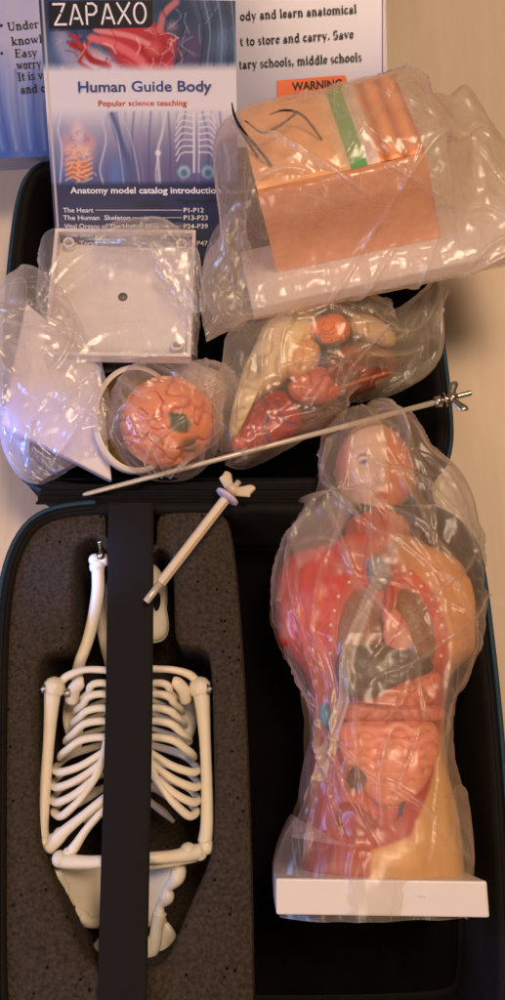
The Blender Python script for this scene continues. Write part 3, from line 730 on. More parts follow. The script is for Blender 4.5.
obj('wing_nut', *wings(lerp(A_, B_, .952), d_, np.array([.15, .2, 1.]), .36, .26, .85, .45), M_steel, lr)

sr = thing('stand_rod', 'short pale hexagonal rod with lilac disc and wing nut lying over foam', 'rod', P(190, 550, 8))
A_, B_ = P(146, 602, 9.3), P(231, 492, 9.4); d_ = unit(B_-A_)
M1 = lerp(A_, B_, .165)
obj('tip', *tube([A_, A_+d_*.08, M1], [.20, .24, .24], 14, sm=0), M_rod, sr)
o = obj('shaft', *tube([M1, M1+d_*.06, lerp(A_, B_, .93), lerp(A_, B_, .95)], [.30, .35, .35, .32], 6, sm=0), M_rodp, sr, smooth=False); bevel(o, .05)
obj('disc', *tube([lerp(A_, B_, .955)-d_*.14, lerp(A_, B_, .955)-d_*.08, lerp(A_, B_, .955)+d_*.08, lerp(A_, B_, .955)+d_*.14], [.72, .82, .82, .72], 32, sm=0), M_lilac, sr)
obj('wing_nut', *wings(lerp(A_, B_, 1.02), d_, np.array([.1, .6, 1.]), .42, .36, .85, .55), M_rodp, sr)
obj('stud', *tube([lerp(A_, B_, 1.02), lerp(A_, B_, 1.10)], .2, 12, sm=0), M_rod, sr)

# ================================================================== TORSO MODEL
M_paint = mat('painted_plastic', (1, 1, 1), .42, vcol=True, var=.06, vs=120, bump=.15, bs=250, sss=.1)
M_white = mat('white_plastic', (.90, .86, .84), .35, bump=.06, bs=200, var=.02)
tz = 5.9
torso = thing('torso_model', 'painted anatomical torso with open chest on white base, inside a plastic bag', 'anatomy model', P(380, 700, .7))
# white base board standing on edge at the model's lower end
a = P(276, 878, 11.3); b = P(487, 881, 11.3)
ex = unit(b-a); V, Fc = box(a+np.array([0, -1.8, -10.4]), ex, (0, 1, 0), (0, 0, 1), np.linalg.norm(b-a), 1.8, 10.4)
bevel(obj('base', V, Fc, M_white, torso, smooth=False), .12)
st_body = [(382, 884, 79, tz, 4.2), (382, 860, 79, tz, 4.4), (381, 820, 76, tz, 4.3), (379, 780, 68, tz, 4.2), (378, 745, 65, tz, 4.1), (377, 715, 65, tz, 4.1), (377, 690, 68, tz, 4.1), (377, 672, 74, tz, 4.1), (377, 657, 88, tz, 4.0), (377, 645, 98, tz, 3.95), (377, 620, 100, tz, 3.9), (377, 595, 101, tz, 3.7), (377, 577, 97, tz, 3.4), (378, 562, 84, tz, 3.1), (378, 550, 54, tz, 2.8), (378, 540, 36, tz, 2.4), (378, 533, 20, tz, 1.4)]
V = loft(st_body, 300, 300, .88); X, Y = px_of(V)
SKIN, RED, DRED, ORG = (.92, .64, .40), (.84, .19, .14), (.62, .12, .11), (.86, .47, .33)
pt = Paint(X, Y, SKIN)
pt.poly([(250, 540), (375, 530), (376, 560), (350, 590), (335, 640), (330, 700), (335, 860), (330, 900), (250, 900)], RED, soft=4)     # muscle side
pt.poly([(345, 540), (412, 545), (405, 575), (330, 575)], (.78, .38, .32), soft=10)
pt.poly([(388, 500), (420, 500), (425, 560), (395, 565)], (.86, .60, .42), soft=4)
for k in range(26):                                                                   # muscle fibres
    x = 278+k*2.4; pt.line([(x, 590+(k % 5)*3), (x+6, 620), (x+14+k*.5, 660)], 1.0, (.92, .42, .34), .55)
for k in range(14):
    x = 306+k*3; pt.line([(x, 700), (x-3, 760), (x-6, 870)], 1.1, (.90, .36, .30) if k % 2 else DRED, .5)
pt.poly([(300, 760), (345, 720), (345, 800), (385, 830), (376, 885), (300, 885)], (.70, .17, .16), soft=10, a=.8)
pt.ell(283, 632, 12, 13, (.90, .55, .45), .8, .6)
pt.ell(345, 868, 28, 9, (.84, .42, .32), .8, .5)
pt.ell(390, 868, 24, 7, (.88, .58, .44), .8, .5)
# red cut rim of the chest and the belly
rim = [(352, 575), (336, 600), (328, 640), (324, 690), (328, 720), (335, 770), (352, 815), (390, 838), (410, 826), (428, 780), (438, 740), (442, 700), (448, 660), (446, 625), (432, 595), (410, 572)]
pt.poly(rim, (.82, .30, .22), soft=3)
pt.poly([(438, 735), (430, 790), (408, 840), (380, 850), (340, 830), (345, 810), (390, 822), (415, 790)], (.72, .16, .12), soft=4)
pt.poly([(436, 770), (412, 836), (372, 850), (368, 890), (500, 890), (470, 700), (452, 690)], (.94, .72, .44), soft=5)
pt.line([(410, 575), (430, 598), (439, 625), (441, 655), (438, 700)], 7, (.86, .36, .27), 1, .3)
fib = Noise(5); V2 = V.copy()
top = (V[..., 2] > tz)
body_h = np.interp
# the open cavity is sunk into the front
cav = [(354, 585), (340, 610), (334, 650), (333, 700), (338, 760), (352, 806), (388, 824), (408, 800), (424, 760), (432, 700), (436, 660), (432, 620), (420, 598), (404, 582)]
ins = inside(X, Y, cav); dd = poly_dist(X, Y, cav+[cav[0]]); dep = np.clip(dd/5, 0, 1)*ins*top
V2[..., 2] -= dep*.15
mus = fib(V*np.array([1, .25, 1]), 1.1)*.06*(X < 340)*top; V2[..., 2] += mus
V2[..., 2] += .10*fib(V, .25)*top
pt.poly(cav, (.80, .32, .25), soft=4)
obj('body', V2.reshape(-1, 3), grid_faces(300, 300), M_paint, torso, cols=pt.c.reshape(-1, 3))

def organ(name, outline, z, th, col, parent=torso, bumpy=0, freq=.8, paint=None, seed=3, m=None, nth=140, nr=40, tilt=(0, 0), power=2.2):
    """soft organ: domed over its outline, closed underneath"""
    ol = np.array(smooth_closed(outline, 3)); cx, cy = ol.mean(0)
    L = np.r_[0, np.cumsum(np.linalg.norm(np.diff(np.vstack([ol, ol[:1]]), axis=0), axis=1))]; u = np.linspace(0, L[-1], nth, endpoint=False)
    rr = np.vstack([ol, ol[:1]]); R = np.stack([np.interp(u, L, rr[:, k]) for k in range(2)], 1)
    V = []; 
    for sgn in (1, -1):
        for i in range(nr+1):
            f = i/nr if sgn == 1 else 1-i/nr
            f = math.sin(f*math.pi/2)
            for q in R:
                x, y = cx+(q[0]-cx)*f, cy+(q[1]-cy)*f
                V.append(P(x, y, z+tilt[0]*(x-cx)+tilt[1]*(y-cy)+sgn*th*max(0, 1-f**power)**.5*(1 if sgn > 0 else .5)))
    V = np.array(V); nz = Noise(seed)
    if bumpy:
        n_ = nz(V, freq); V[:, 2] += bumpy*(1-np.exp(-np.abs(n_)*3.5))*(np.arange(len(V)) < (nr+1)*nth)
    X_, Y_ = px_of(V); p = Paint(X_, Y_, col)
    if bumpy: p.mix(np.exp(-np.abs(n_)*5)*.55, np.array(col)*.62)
    if paint: paint(p)
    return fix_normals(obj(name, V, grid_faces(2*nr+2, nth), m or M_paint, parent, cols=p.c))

zc_ = tz+3.5
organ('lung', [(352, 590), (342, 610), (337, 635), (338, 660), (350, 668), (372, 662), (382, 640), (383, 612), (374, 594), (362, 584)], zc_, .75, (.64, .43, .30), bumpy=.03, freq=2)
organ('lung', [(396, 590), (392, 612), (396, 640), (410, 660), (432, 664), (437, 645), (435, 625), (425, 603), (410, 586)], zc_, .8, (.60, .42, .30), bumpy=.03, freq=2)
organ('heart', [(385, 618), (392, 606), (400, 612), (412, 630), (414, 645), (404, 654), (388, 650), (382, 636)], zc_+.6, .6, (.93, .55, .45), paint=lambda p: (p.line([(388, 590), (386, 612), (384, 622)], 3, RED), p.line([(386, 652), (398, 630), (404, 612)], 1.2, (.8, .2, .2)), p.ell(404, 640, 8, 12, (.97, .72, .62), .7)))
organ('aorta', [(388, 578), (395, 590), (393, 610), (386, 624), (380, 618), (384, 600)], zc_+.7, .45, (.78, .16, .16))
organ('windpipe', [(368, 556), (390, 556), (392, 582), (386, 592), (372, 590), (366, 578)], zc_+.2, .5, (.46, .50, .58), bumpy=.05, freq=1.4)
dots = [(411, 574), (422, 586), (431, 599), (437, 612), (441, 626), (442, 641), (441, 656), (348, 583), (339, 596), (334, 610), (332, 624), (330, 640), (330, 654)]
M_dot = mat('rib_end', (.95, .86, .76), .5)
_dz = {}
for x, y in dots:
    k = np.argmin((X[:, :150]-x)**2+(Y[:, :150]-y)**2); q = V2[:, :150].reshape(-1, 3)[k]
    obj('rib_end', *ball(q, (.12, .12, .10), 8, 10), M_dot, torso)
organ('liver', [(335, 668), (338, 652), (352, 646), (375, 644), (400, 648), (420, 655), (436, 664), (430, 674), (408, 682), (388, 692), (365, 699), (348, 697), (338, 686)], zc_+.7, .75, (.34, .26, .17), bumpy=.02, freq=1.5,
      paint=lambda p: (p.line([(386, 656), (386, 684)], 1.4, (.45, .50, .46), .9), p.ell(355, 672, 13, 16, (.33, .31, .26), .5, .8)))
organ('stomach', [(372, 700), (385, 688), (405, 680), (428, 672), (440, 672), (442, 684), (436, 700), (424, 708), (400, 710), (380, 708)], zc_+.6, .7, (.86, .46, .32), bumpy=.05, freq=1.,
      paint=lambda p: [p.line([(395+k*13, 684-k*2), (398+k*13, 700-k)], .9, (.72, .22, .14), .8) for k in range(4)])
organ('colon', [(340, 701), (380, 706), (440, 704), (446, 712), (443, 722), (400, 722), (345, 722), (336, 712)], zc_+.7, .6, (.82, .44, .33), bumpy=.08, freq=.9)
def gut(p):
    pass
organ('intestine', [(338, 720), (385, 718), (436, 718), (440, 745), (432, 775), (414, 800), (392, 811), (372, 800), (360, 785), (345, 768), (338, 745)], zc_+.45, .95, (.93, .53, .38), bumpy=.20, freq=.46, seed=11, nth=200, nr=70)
# folded gut loops standing proud of the mass
M_gut = mat('gut_pink', (.94, .57, .43), .4, bump=.1, bs=300, sss=.1)
rg = random.Random(3)
for k, (xa, xb, y) in enumerate([(346, 432, 730), (343, 436, 741), (344, 436, 752), (348, 432, 763), (356, 427, 774), (366, 420, 785), (376, 408, 796)]):
    nn = int((xb-xa)/9); pts = [(xa+(xb-xa)*i/nn, y+rg.uniform(-4, 4)) for i in range(nn+1)]
    obj('gut_loop', *tube([P(a, b, zc_+1.36-.00025*(a-388)**2-.0105*max(0, b-768)+rg.uniform(-.08, .08)) for a, b in pts], [.14]+[rg.uniform(.24, .37) for _ in range(nn-1)]+[.14], 12), M_gut, torso)
organ('caecum', [(347, 777), (350, 769), (358, 766), (366, 770), (369, 779), (364, 787), (355, 790), (348, 785)], zc_+1.1, .4, (.40, .22, .17), nth=60, nr=16)
M_vein = mat('vein_blue', (.16, .22, .30), .5)
organ('vein_patch', [(318, 708), (326, 700), (336, 716), (332, 732), (322, 728)], zc_+.1, .45, (.30, .52, .62), nth=50, nr=10)
for pts in ([(404, 800), (400, 812), (396, 824), (394, 838)], [(400, 812), (404, 820), (403, 832)], [(396, 820), (390, 828), (389, 840)]):
    obj('vein', *tube([P(a, b, zc_+.9-.012*(b-800)) for a, b in pts], [.12, .11, .1, .07][:len(pts)], 8), M_vein, torso)
organ('bladder_wall', [(350, 800), (370, 812), (392, 822), (388, 845), (360, 850), (338, 835), (336, 805)], zc_+.05, .7, (.70, .20, .18), bumpy=.04, freq=.8)

# head
def head_mesh():
    n, m = 90, 110; V = np.array(ball((0, 0, 0), 1, n, m)[0]); x, y, z = V.T.copy()
    W = V*np.array([2.75, 3.9, 3.0]); low = np.clip((-y-.1)/.9, 0, 1)
    W[:, 0] *= 1-.28*low**1.3; W[:, 2] += low*.25*(z > 0)
    g = lambda cx, cy, rx, ry: np.exp(-(((x-cx)/rx)**2+((y-cy)/ry)**2))*(z > 0)
    W[:, 2] += g(.0, -.20, .13, .26)*.55+g(.0, -.34, .17, .09)*.55       # nose
    for s_ in (-1, 1): W[:, 2] -= g(.40*s_, .02, .22, .13)*.50; W[:, 2] += g(.40*s_, .02, .12, .07)*.30; W[:, 2] += g(.38*s_, .22, .25, .07)*.16; W[:, 2] += g(.48*s_, -.28, .22, .18)*.16
    W[:, 2] += g(0, -.55, .22, .045)*.22+g(0, -.64, .18, .05)*.24-g(0, -.595, .24, .018)*.22+g(0, -.84, .2, .1)*.22
    right = x > .16; nz = Noise(21); rr = nz(V, .9)
    W += V*(np.where(right & (y > -.1), -.12-.22*np.exp(-np.abs(rr)*4), 0))[:, None]
    c = P(375, 476, 6.0); return W+c, x, y, z, rr
W, hx, hy, hz_, rr = head_mesh()
hp = Paint(hx, hy, (.94, .78, .66))
hp.mix(np.clip((-.62-hx)*5, 0, 1), (.86, .52, .46)); hp.mix(np.clip((-.50-hy)*4, 0, 1)*(hx < .2)*.35, (.90, .62, .56))
hp.ell(.0, -.60, .22, .07, (.78, .36, .32), .9); hp.ell(-.40, .02, .14, .05, (.70, .60, .54)); hp.ell(-.38, .02, .07, .05, (.20, .20, .19)); hp.line([(-.56, .11), (-.40, .15), (-.24, .11)], .02, (.35, .24, .2))
rt = hx > .16
hp.mix(rt*1., (.90, .50, .24)); hp.mix(rt*np.exp(-np.abs(rr)*4)*.6, (.62, .24, .12)); hp.mix(rt*(hy < -.15)*.35, (.84, .44, .30))
hp.ell(.42, .02, .13, .07, (.80, .50, .32), .7)
hd = obj('head', W, grid_faces(91, 110), M_paint, torso, cols=hp.c)
for sx, col in ((-1, (.84, .50, .42)), (1, (.84, .54, .36))):
    e = P(376+sx*39, 476, 5.6)
    V, Fc = ball((0, 0, 0), (.28, .75, .5), 12, 16); obj('ear', np.array(V)+e, Fc, mat('ear_%s' % ('pink' if sx < 0 else 'tan'), col, .45), hd)
V = loft([(377, 560, 36, 6.4, 2.6), (377, 545, 33, 6.5, 2.4), (377, 525, 32, 6.2, 2.2), (376, 508, 30, 5.9, 2.0), (376, 490, 27, 5.2, 1.6)], 60, 64, .95)
X, Y = px_of(V); q = Paint(X, Y, (.84, .55, .42)); q.poly([(330, 480), (388, 480), (388, 570), (330, 570)], (.74, .24, .20), soft=3)
for k in range(8): q.line([(352+k*5, 505), (356+k*4, 535), (350+k*6, 562)], 1.2, (.92, .50, .42) if k % 2 else (.5, .1, .1), .7)
V[..., 2] += .07*np.sin(X*.8)*(V[..., 2] > 6)
obj('neck', V.reshape(-1, 3), grid_faces(60, 64), M_paint, torso, cols=q.c.reshape(-1, 3))

F_milk = film_mat('milky_film', base=.17, edge=.36, col=(.93, .86, .78), rough=.33, bump=.62, bs=60, gl=1.05)
F_clear = film_mat('clear_film', base=.11, edge=.38, col=(.97, .93, .89), rough=.24, bump=.6, bs=60, gl=1.2)
F_thin = film_mat('cling_film', base=.12, edge=.30, col=(.95, .91, .91), rough=.22, bump=.28, bs=60, gl=1.0)

st_bag = [(381, 897, 97, 6.2, 5.35), (381, 884, 98, 6.2, 5.35), (380, 872, 98, 6.2, 5.35), (379, 850, 93, 6.0, 5.25), (378, 815, 88, 5.95, 5.35), (376, 770, 76, 5.95, 5.6), (376, 725, 73, 5.95, 5.7), (377, 692, 81, 5.95, 5.7), (378, 660, 97, 5.95, 5.6), (377, 620, 109, 5.9, 5.2), (377, 588, 109, 5.9, 4.5), (382, 550, 100, 5.8, 4.1), (384, 522, 95, 5.7, 3.9), (384, 500, 86, 5.6, 3.9), (376, 475, 66, 5.6, 4.0), (370, 450, 55, 5.6, 3.9), (364, 430, 45, 5.6, 3.2), (360, 417, 30, 5.6, 2.0), (359, 411, 16, 5.6, .8)]
folds_t = [([(398, 540), (388, 560), (368, 600), (350, 650), (338, 720), (322, 775)], 7.5, .10, .75), ([(430, 480), (436, 540), (462, 610)], 3, .3, .10), ([(330, 440), (322, 480), (350, 505), (360, 520)], 3, .35, .16), ([(300, 560), (296, 620), (320, 690), (322, 760), (305, 850)], 3, .3, .12),
           ([(450, 690), (440, 760), (430, 860)], 3, .3, .12), ([(460, 790), (468, 860)], 5, .3, .15), ([(400, 420), (425, 470), (440, 560)], 2.5, .25, .10), ([(420, 730), (400, 780), (392, 810)], 1.8, .2, .18), ([(345, 700), (330, 760), (306, 800)], 2, .2, .18), ([(315, 500), (290, 540), (280, 600)], 3, .3, .12)]
def veil_t(X, Y):
    return .07*np.clip((570-Y)/60, 0, 1)+.26*(inside(X, Y, [(285, 530), (350, 478), (362, 500), (340, 540), (300, 572)])*np.clip(poly_dist(X, Y, [(285, 530), (350, 478), (362, 500), (340, 540), (300, 572), (285, 530)])/4, 0, 1))+.14*np.clip((X-430)/50, 0, 1)*np.clip((575-Y)/50, 0, 1)
yb = P(276, 878, 11.3)[1]-1.8; e1 = px_of(np.array([P(381, 900, 11)[0], yb-.3, 6.2])); e2 = px_of(np.array([P(381, 900, 11)[0], yb+.3, 6.2]))
hwb = 5.55/cmpp(381, e1[1], 6.2)
st_bag[0:3] = [(e1[0], e1[1], hwb, 6.1, 5.3), (e2[0], e2[1], hwb+1, 6.15, 5.38), (e2[0], e2[1]-22, hwb+1, 6.15, 5.38)]
st_bag[3:] = [(a, b, c*.955, d, e) for a, b, c, d, e in st_bag[3:]]
film('plastic_bag', st_bag, F_milk, 'milky clear plastic bag pulled over the painted torso model', 'plastic bag', excess=.055, inn=.30, out=.42, seed=6, n=321, mm=320, p=.80, nf=40, folds=folds_t, group='plastic bags round the models', veil=veil_t)

# ================================================================== WHITE STAND PLATES
def stand_plate(name, label, o, ex, ey, size, group, posts=((.1, .1), (.9, .1), (.1, .9), (.9, .9))):
    """underside of a shallow square tray: o = its lower left corner"""
    ex = unit(ex); n = unit(np.cross(ex, ey)); ey = np.cross(n, ex); o = np.asarray(o)
    t_ = thing(name, label, 'stand plate', o, group)
    bevel(obj('panel', *box(o, ex, ey, n, size, size, .25), M_white, t_, smooth=False), .08)
    w_ = .28; h_ = .9; e = .002
    parts = [box(o+n*.2, ex, ey, n, size, w_, h_), box(o+ey*(size-w_)+n*.2, ex, ey, n, size, w_, h_),
             box(o+ey*w_+n*.2, ex, ey, n, w_, size-2*w_, h_-e), box(o+ex*(size-w_)+ey*w_+n*.2, ex, ey, n, w_, size-2*w_, h_-e)]
    bevel(obj('rim', *join(*parts), M_white, t_, smooth=False), .06)
    for a, b in posts:
        c = o+ex*a*size+ey*b*size; V, Fc = [], []
        m_ = 28; pr = [(.42, .2), (.42, .85), (.39, .9), (.29, .9), (.27, .85), (.27, .3)]
        for r_, z_ in pr:
            for k in range(m_): th = 2*math.pi*k/m_; V.append(c+ex*r_*math.cos(th)+ey*r_*math.sin(th)+n*z_)
        obj('post', V, grid_faces(len(pr), m_), M_white, t_)
    c = o+ex*.5*size+ey*.5*size
    obj('hole', *tube([c+n*.24, c+n*.275, c+n*.28], [.34, .34, .30], 24, sm=0), M_dark, t_)
    return t_
a = P(46, 362, 7.7); b = P(194, 364, 7.7)
stand_plate('stand_plate', 'white square plate with corner posts lying in the lid below the booklet', a, b-a, (0, 1, 0), np.linalg.norm(b-a)*.985, 'white square stand plates')
A4 = [P(2, 424, 8.6), P(112, 481, 6.5), P(101, 367, 7.6), P(26, 302, 9.6)]
o_ = thing('stand_plate', 'white square plate tilted on its edge at the left end of the lid', 'stand plate', A4[0], 'white square stand plates')
n_ = unit(np.cross(A4[1]-A4[0], A4[3]-A4[0])); V = []
N_ = 24
for lv in (0, -.9):
    for i in range(N_+1):
        for j in range(N_+1):
            u, v = i/N_, j/N_; V.append((A4[0]*(1-u)+A4[1]*u)*(1-v)+(A4[3]*(1-u)+A4[2]*u)*v+n_*lv)
K = (N_+1)**2; Fc = grid_faces(N_+1, N_+1, False); Fc += [tuple(i+K for i in q) for q in grid_faces(N_+1, N_+1, False)]
ed = [i*(N_+1) for i in range(N_+1)]+[N_*(N_+1)+j for j in range(1, N_+1)]+[i*(N_+1)+N_ for i in range(N_-1, -1, -1)]+[j for j in range(N_-1, 0, -1)]
for i in range(len(ed)): a, b = ed[i], ed[(i+1) % len(ed)]; Fc.append((a, b, b+K, a+K))
bevel(fix_normals(obj('panel', V, Fc, mat('lavender_plastic', (.80, .75, .76), .4, var=.03), o_, smooth=False)), .1)

film('plastic_bag', [(118, 228, 60, 8.0, .5), (118, 234, 73, 8.0, 1.0), (119, 250, 77, 8.1, 1.2), (120, 300, 77, 8.1, 1.2), (121, 350, 76, 8.1, 1.2), (122, 366, 74, 8.0, 1.0)], F_thin,
     'thin clear film wrapped round the flat square white plate', 'plastic bag', excess=.03, inn=.12, out=.38, seed=12, n=121, mm=160, p=.55, group='plastic bags round the models', crease=1.5,
     folds=[([(120, 235), (150, 245), (175, 275), (190, 330)], 6, .5, .10), ([(140, 232), (172, 250)], 5, .8, .10), ([(60, 240), (110, 238)], 4, .3, .06), ([(96, 290), (140, 330)], 2, .2, .05)])
film('plastic_bag', [(2, 286, 30, 8.9, .2), (14, 296, 40, 8.9, .5), (30, 330, 48, 8.7, .9), (48, 380, 54, 8.2, 1.0), (56, 425, 55, 7.8, 1.0), (62, 452, 50, 7.4, .8), (70, 468, 36, 7.2, .4)], F_thin,
     'clear film bag round the tilted white plate, spilling over left edge of lid', 'plastic bag', excess=.045, inn=.2, out=.45, seed=13, n=161, mm=224, p=.8, group='plastic bags round the models',
     folds=[([(92, 372), (60, 398), (30, 425)], 2, .3, .12), ([(10, 300), (46, 305)], 5, .4, .12)], veil=lambda X, Y: .42*np.clip((30-X+(Y-300)*.03)/16, 0, 1)+.06)

film('bag_tail', [(96, 240, 6, 9.6, .2), (112, 236, 12, 9.8, .5), (134, 236, 15, 10.0, .6), (158, 240, 18, 9.9, .7), (176, 258, 20, 9.6, .7), (188, 284, 14, 9.4, .5), (196, 312, 8, 9.2, .2)], F_clear,
     'gathered crinkled clear film lying across upper right corner of square plate', 'plastic bag', excess=.14, inn=.4, out=.6, seed=61, n=97, mm=64, crease=1.)

# ================================================================== BRAIN, SKULL CAP, JAW PIECE
nz = Noise(31, 30, .6, 1.5)
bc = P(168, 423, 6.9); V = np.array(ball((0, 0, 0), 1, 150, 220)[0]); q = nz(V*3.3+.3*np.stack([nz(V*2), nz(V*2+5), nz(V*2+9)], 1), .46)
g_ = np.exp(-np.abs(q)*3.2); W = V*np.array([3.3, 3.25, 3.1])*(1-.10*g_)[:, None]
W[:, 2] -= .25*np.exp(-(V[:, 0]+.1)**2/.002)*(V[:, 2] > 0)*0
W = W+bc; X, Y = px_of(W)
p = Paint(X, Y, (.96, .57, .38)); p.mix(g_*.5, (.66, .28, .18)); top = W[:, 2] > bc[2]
p2 = Paint(X, Y, (0, 0, 0)); 
p.poly([(168, 412), (184, 414), (192, 424), (186, 432), (172, 430)], (.38, .40, .33), soft=4); p.ell(190, 446, 12, 11, (.48, .34, .25), .85, .5); p.ell(150, 398, 30, 14, (.94, .60, .44), .5, .9)
br = thing('brain_model', 'round orange pink brain model with two dark patches, wrapped in film', 'anatomy model', bc-np.array([0, 0, 3.1]))
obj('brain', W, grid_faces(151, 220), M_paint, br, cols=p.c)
film('plastic_bag', [(167, 366, 12, 6.9, .5), (167, 372, 34, 6.9, 2.2), (167, 388, 48, 6.9, 3.3), (167, 410, 54, 6.9, 3.55), (167, 435, 54, 6.9, 3.5), (167, 458, 44, 6.9, 2.9), (167, 472, 28, 6.9, 1.8), (167, 479, 10, 6.9, .5)], F_clear,
     'clear tight plastic wrap round the orange pink brain model', 'plastic bag', excess=.05, inn=.02, out=.28, seed=22, n=161, mm=224, p=.95, group='plastic bags round the models', veil=lambda X, Y: .03+0*X)
# skull cap: an open bowl behind the brain
M_cap = mat('cap_white', (.86, .80, .76), .4, bump=.08); M_olive = mat('olive_inside', (.62, .56, .36), .6, var=.25, vs=80, bump=.3, bs=150)
cap = thing('cranium_bowl', 'white plastic skull cap bowl standing open behind the brain', 'anatomy model', P(130, 420, 2.2))
cc = P(137, 418, 7.4); ax = unit((.30, -.05, .9)); u_ = unit(np.cross(ax, (0, 1, 0))); v_ = np.cross(ax, u_)
def bowl(r0, f0, f1, ru=3.0, rv=3.9, d=3.6):
    V = []; n = 30; m = 64
    for i in range(n+1):
        ph = math.pi/2*(i/n)
        for k in range(m):
            th = 2*math.pi*k/m; V.append(cc+u_*math.cos(th)*math.cos(ph)*(ru-r0)+v_*math.sin(th)*math.cos(ph)*(rv-r0)-ax*math.sin(ph)*(d-r0))
    return V, grid_faces(n+1, m)
Vo, Fo = bowl(0, 0, 1); Vi, Fi = bowl(.35, 0, 1)
m = 64; V, Fc = join((Vo, Fo), (Vi, [])); Fc += [(k, (k+1) % m, len(Vo)+(k+1) % m, len(Vo)+k) for k in range(m)]
fix_normals(obj('shell', V, Fc, M_cap, cap)); obj('inner_face', *bowl(.36, 0, 1), M_olive, cap)
jp = organ('cream_skull', [(176, 376), (186, 367), (205, 366), (224, 374), (228, 392), (226, 408), (212, 414), (196, 404), (182, 392)], 6.0, 1.5, (.88, .80, .70), parent=None, bumpy=.15, freq=.5, seed=8)
tag(jp, 'cream coloured skull piece between the brain and the bag of organs', 'anatomy model')
film('plastic_bag', [(172, 374, 6, 6.3, .4), (182, 378, 14, 6.3, 1.2), (198, 384, 23, 6.3, 2.0), (215, 392, 25, 6.3, 2.0), (228, 400, 18, 6.2, 1.3), (234, 405, 6, 6.0, .4)], F_thin,
     'small plastic bag round cream skull piece right of brain', 'plastic bag', excess=.06, inn=.15, out=.3, seed=23, n=81, mm=96, group='plastic bags round the models', veil=lambda X, Y: .14+0*X)

# ================================================================== BAG OF ORGANS
def lump(name, label, outline, z, th, col, bumpy, freq, seed, paint=None):
    o = organ(name, outline, z, th, col, parent=None, bumpy=bumpy, freq=freq, seed=seed, paint=paint); tag(o, label, 'organ model', 'loose organ models in the bag'); return o
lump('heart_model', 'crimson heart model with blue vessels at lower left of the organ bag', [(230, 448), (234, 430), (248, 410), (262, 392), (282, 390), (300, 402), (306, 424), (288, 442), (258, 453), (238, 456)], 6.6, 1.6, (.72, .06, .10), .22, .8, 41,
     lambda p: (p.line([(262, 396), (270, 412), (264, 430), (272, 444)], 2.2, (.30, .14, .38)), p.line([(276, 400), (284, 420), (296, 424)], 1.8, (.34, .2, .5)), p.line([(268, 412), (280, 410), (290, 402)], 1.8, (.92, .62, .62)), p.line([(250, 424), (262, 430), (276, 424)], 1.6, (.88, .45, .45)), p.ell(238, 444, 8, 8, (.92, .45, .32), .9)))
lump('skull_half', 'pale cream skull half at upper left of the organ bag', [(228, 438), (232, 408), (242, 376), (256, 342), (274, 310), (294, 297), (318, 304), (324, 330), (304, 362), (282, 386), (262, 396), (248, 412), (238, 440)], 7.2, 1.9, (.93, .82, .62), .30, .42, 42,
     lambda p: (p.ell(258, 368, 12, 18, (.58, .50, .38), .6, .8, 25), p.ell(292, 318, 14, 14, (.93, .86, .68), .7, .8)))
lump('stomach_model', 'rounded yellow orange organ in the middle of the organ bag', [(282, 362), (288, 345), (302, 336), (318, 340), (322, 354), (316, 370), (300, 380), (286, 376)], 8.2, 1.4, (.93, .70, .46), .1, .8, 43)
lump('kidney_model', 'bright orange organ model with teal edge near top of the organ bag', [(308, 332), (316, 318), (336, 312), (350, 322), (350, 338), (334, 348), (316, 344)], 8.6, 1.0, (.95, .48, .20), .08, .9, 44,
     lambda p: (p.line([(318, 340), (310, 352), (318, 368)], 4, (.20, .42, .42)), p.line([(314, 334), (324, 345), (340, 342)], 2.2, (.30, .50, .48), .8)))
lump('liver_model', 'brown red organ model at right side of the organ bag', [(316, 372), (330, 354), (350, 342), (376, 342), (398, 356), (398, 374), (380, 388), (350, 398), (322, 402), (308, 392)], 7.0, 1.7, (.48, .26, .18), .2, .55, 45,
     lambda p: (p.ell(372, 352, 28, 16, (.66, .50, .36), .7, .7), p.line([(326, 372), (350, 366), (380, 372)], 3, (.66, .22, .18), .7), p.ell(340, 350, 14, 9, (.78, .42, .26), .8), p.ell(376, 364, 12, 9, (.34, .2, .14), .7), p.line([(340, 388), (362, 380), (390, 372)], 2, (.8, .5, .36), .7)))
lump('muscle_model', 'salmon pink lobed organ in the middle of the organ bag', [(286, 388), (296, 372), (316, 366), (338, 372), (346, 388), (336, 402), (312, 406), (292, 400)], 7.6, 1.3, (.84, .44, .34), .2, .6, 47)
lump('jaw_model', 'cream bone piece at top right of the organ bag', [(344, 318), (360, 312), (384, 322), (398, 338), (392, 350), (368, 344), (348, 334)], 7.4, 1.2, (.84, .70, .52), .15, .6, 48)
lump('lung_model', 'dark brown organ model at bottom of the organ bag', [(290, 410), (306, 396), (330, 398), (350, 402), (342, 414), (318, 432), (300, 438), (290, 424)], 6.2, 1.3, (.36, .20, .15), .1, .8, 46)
st_org = [(221, 458, 10, 6.4, .8), (230, 449, 27, 6.5, 2.3), (248, 424, 43, 6.8, 2.7), (268, 398, 56, 7.0, 2.7), (290, 370, 70, 7.2, 3.0), (318, 350, 64, 7.4, 3.0), (350, 344, 56, 7.3, 2.8), (382, 346, 50, 7.0, 2.4), (404, 344, 40, 6.8, 1.8), (418, 326, 26, 6.8, 1.2), (427, 308, 16, 7.0, .9), (434, 294, 13, 7.2, .8), (438, 286, 11, 7.2, .5)]
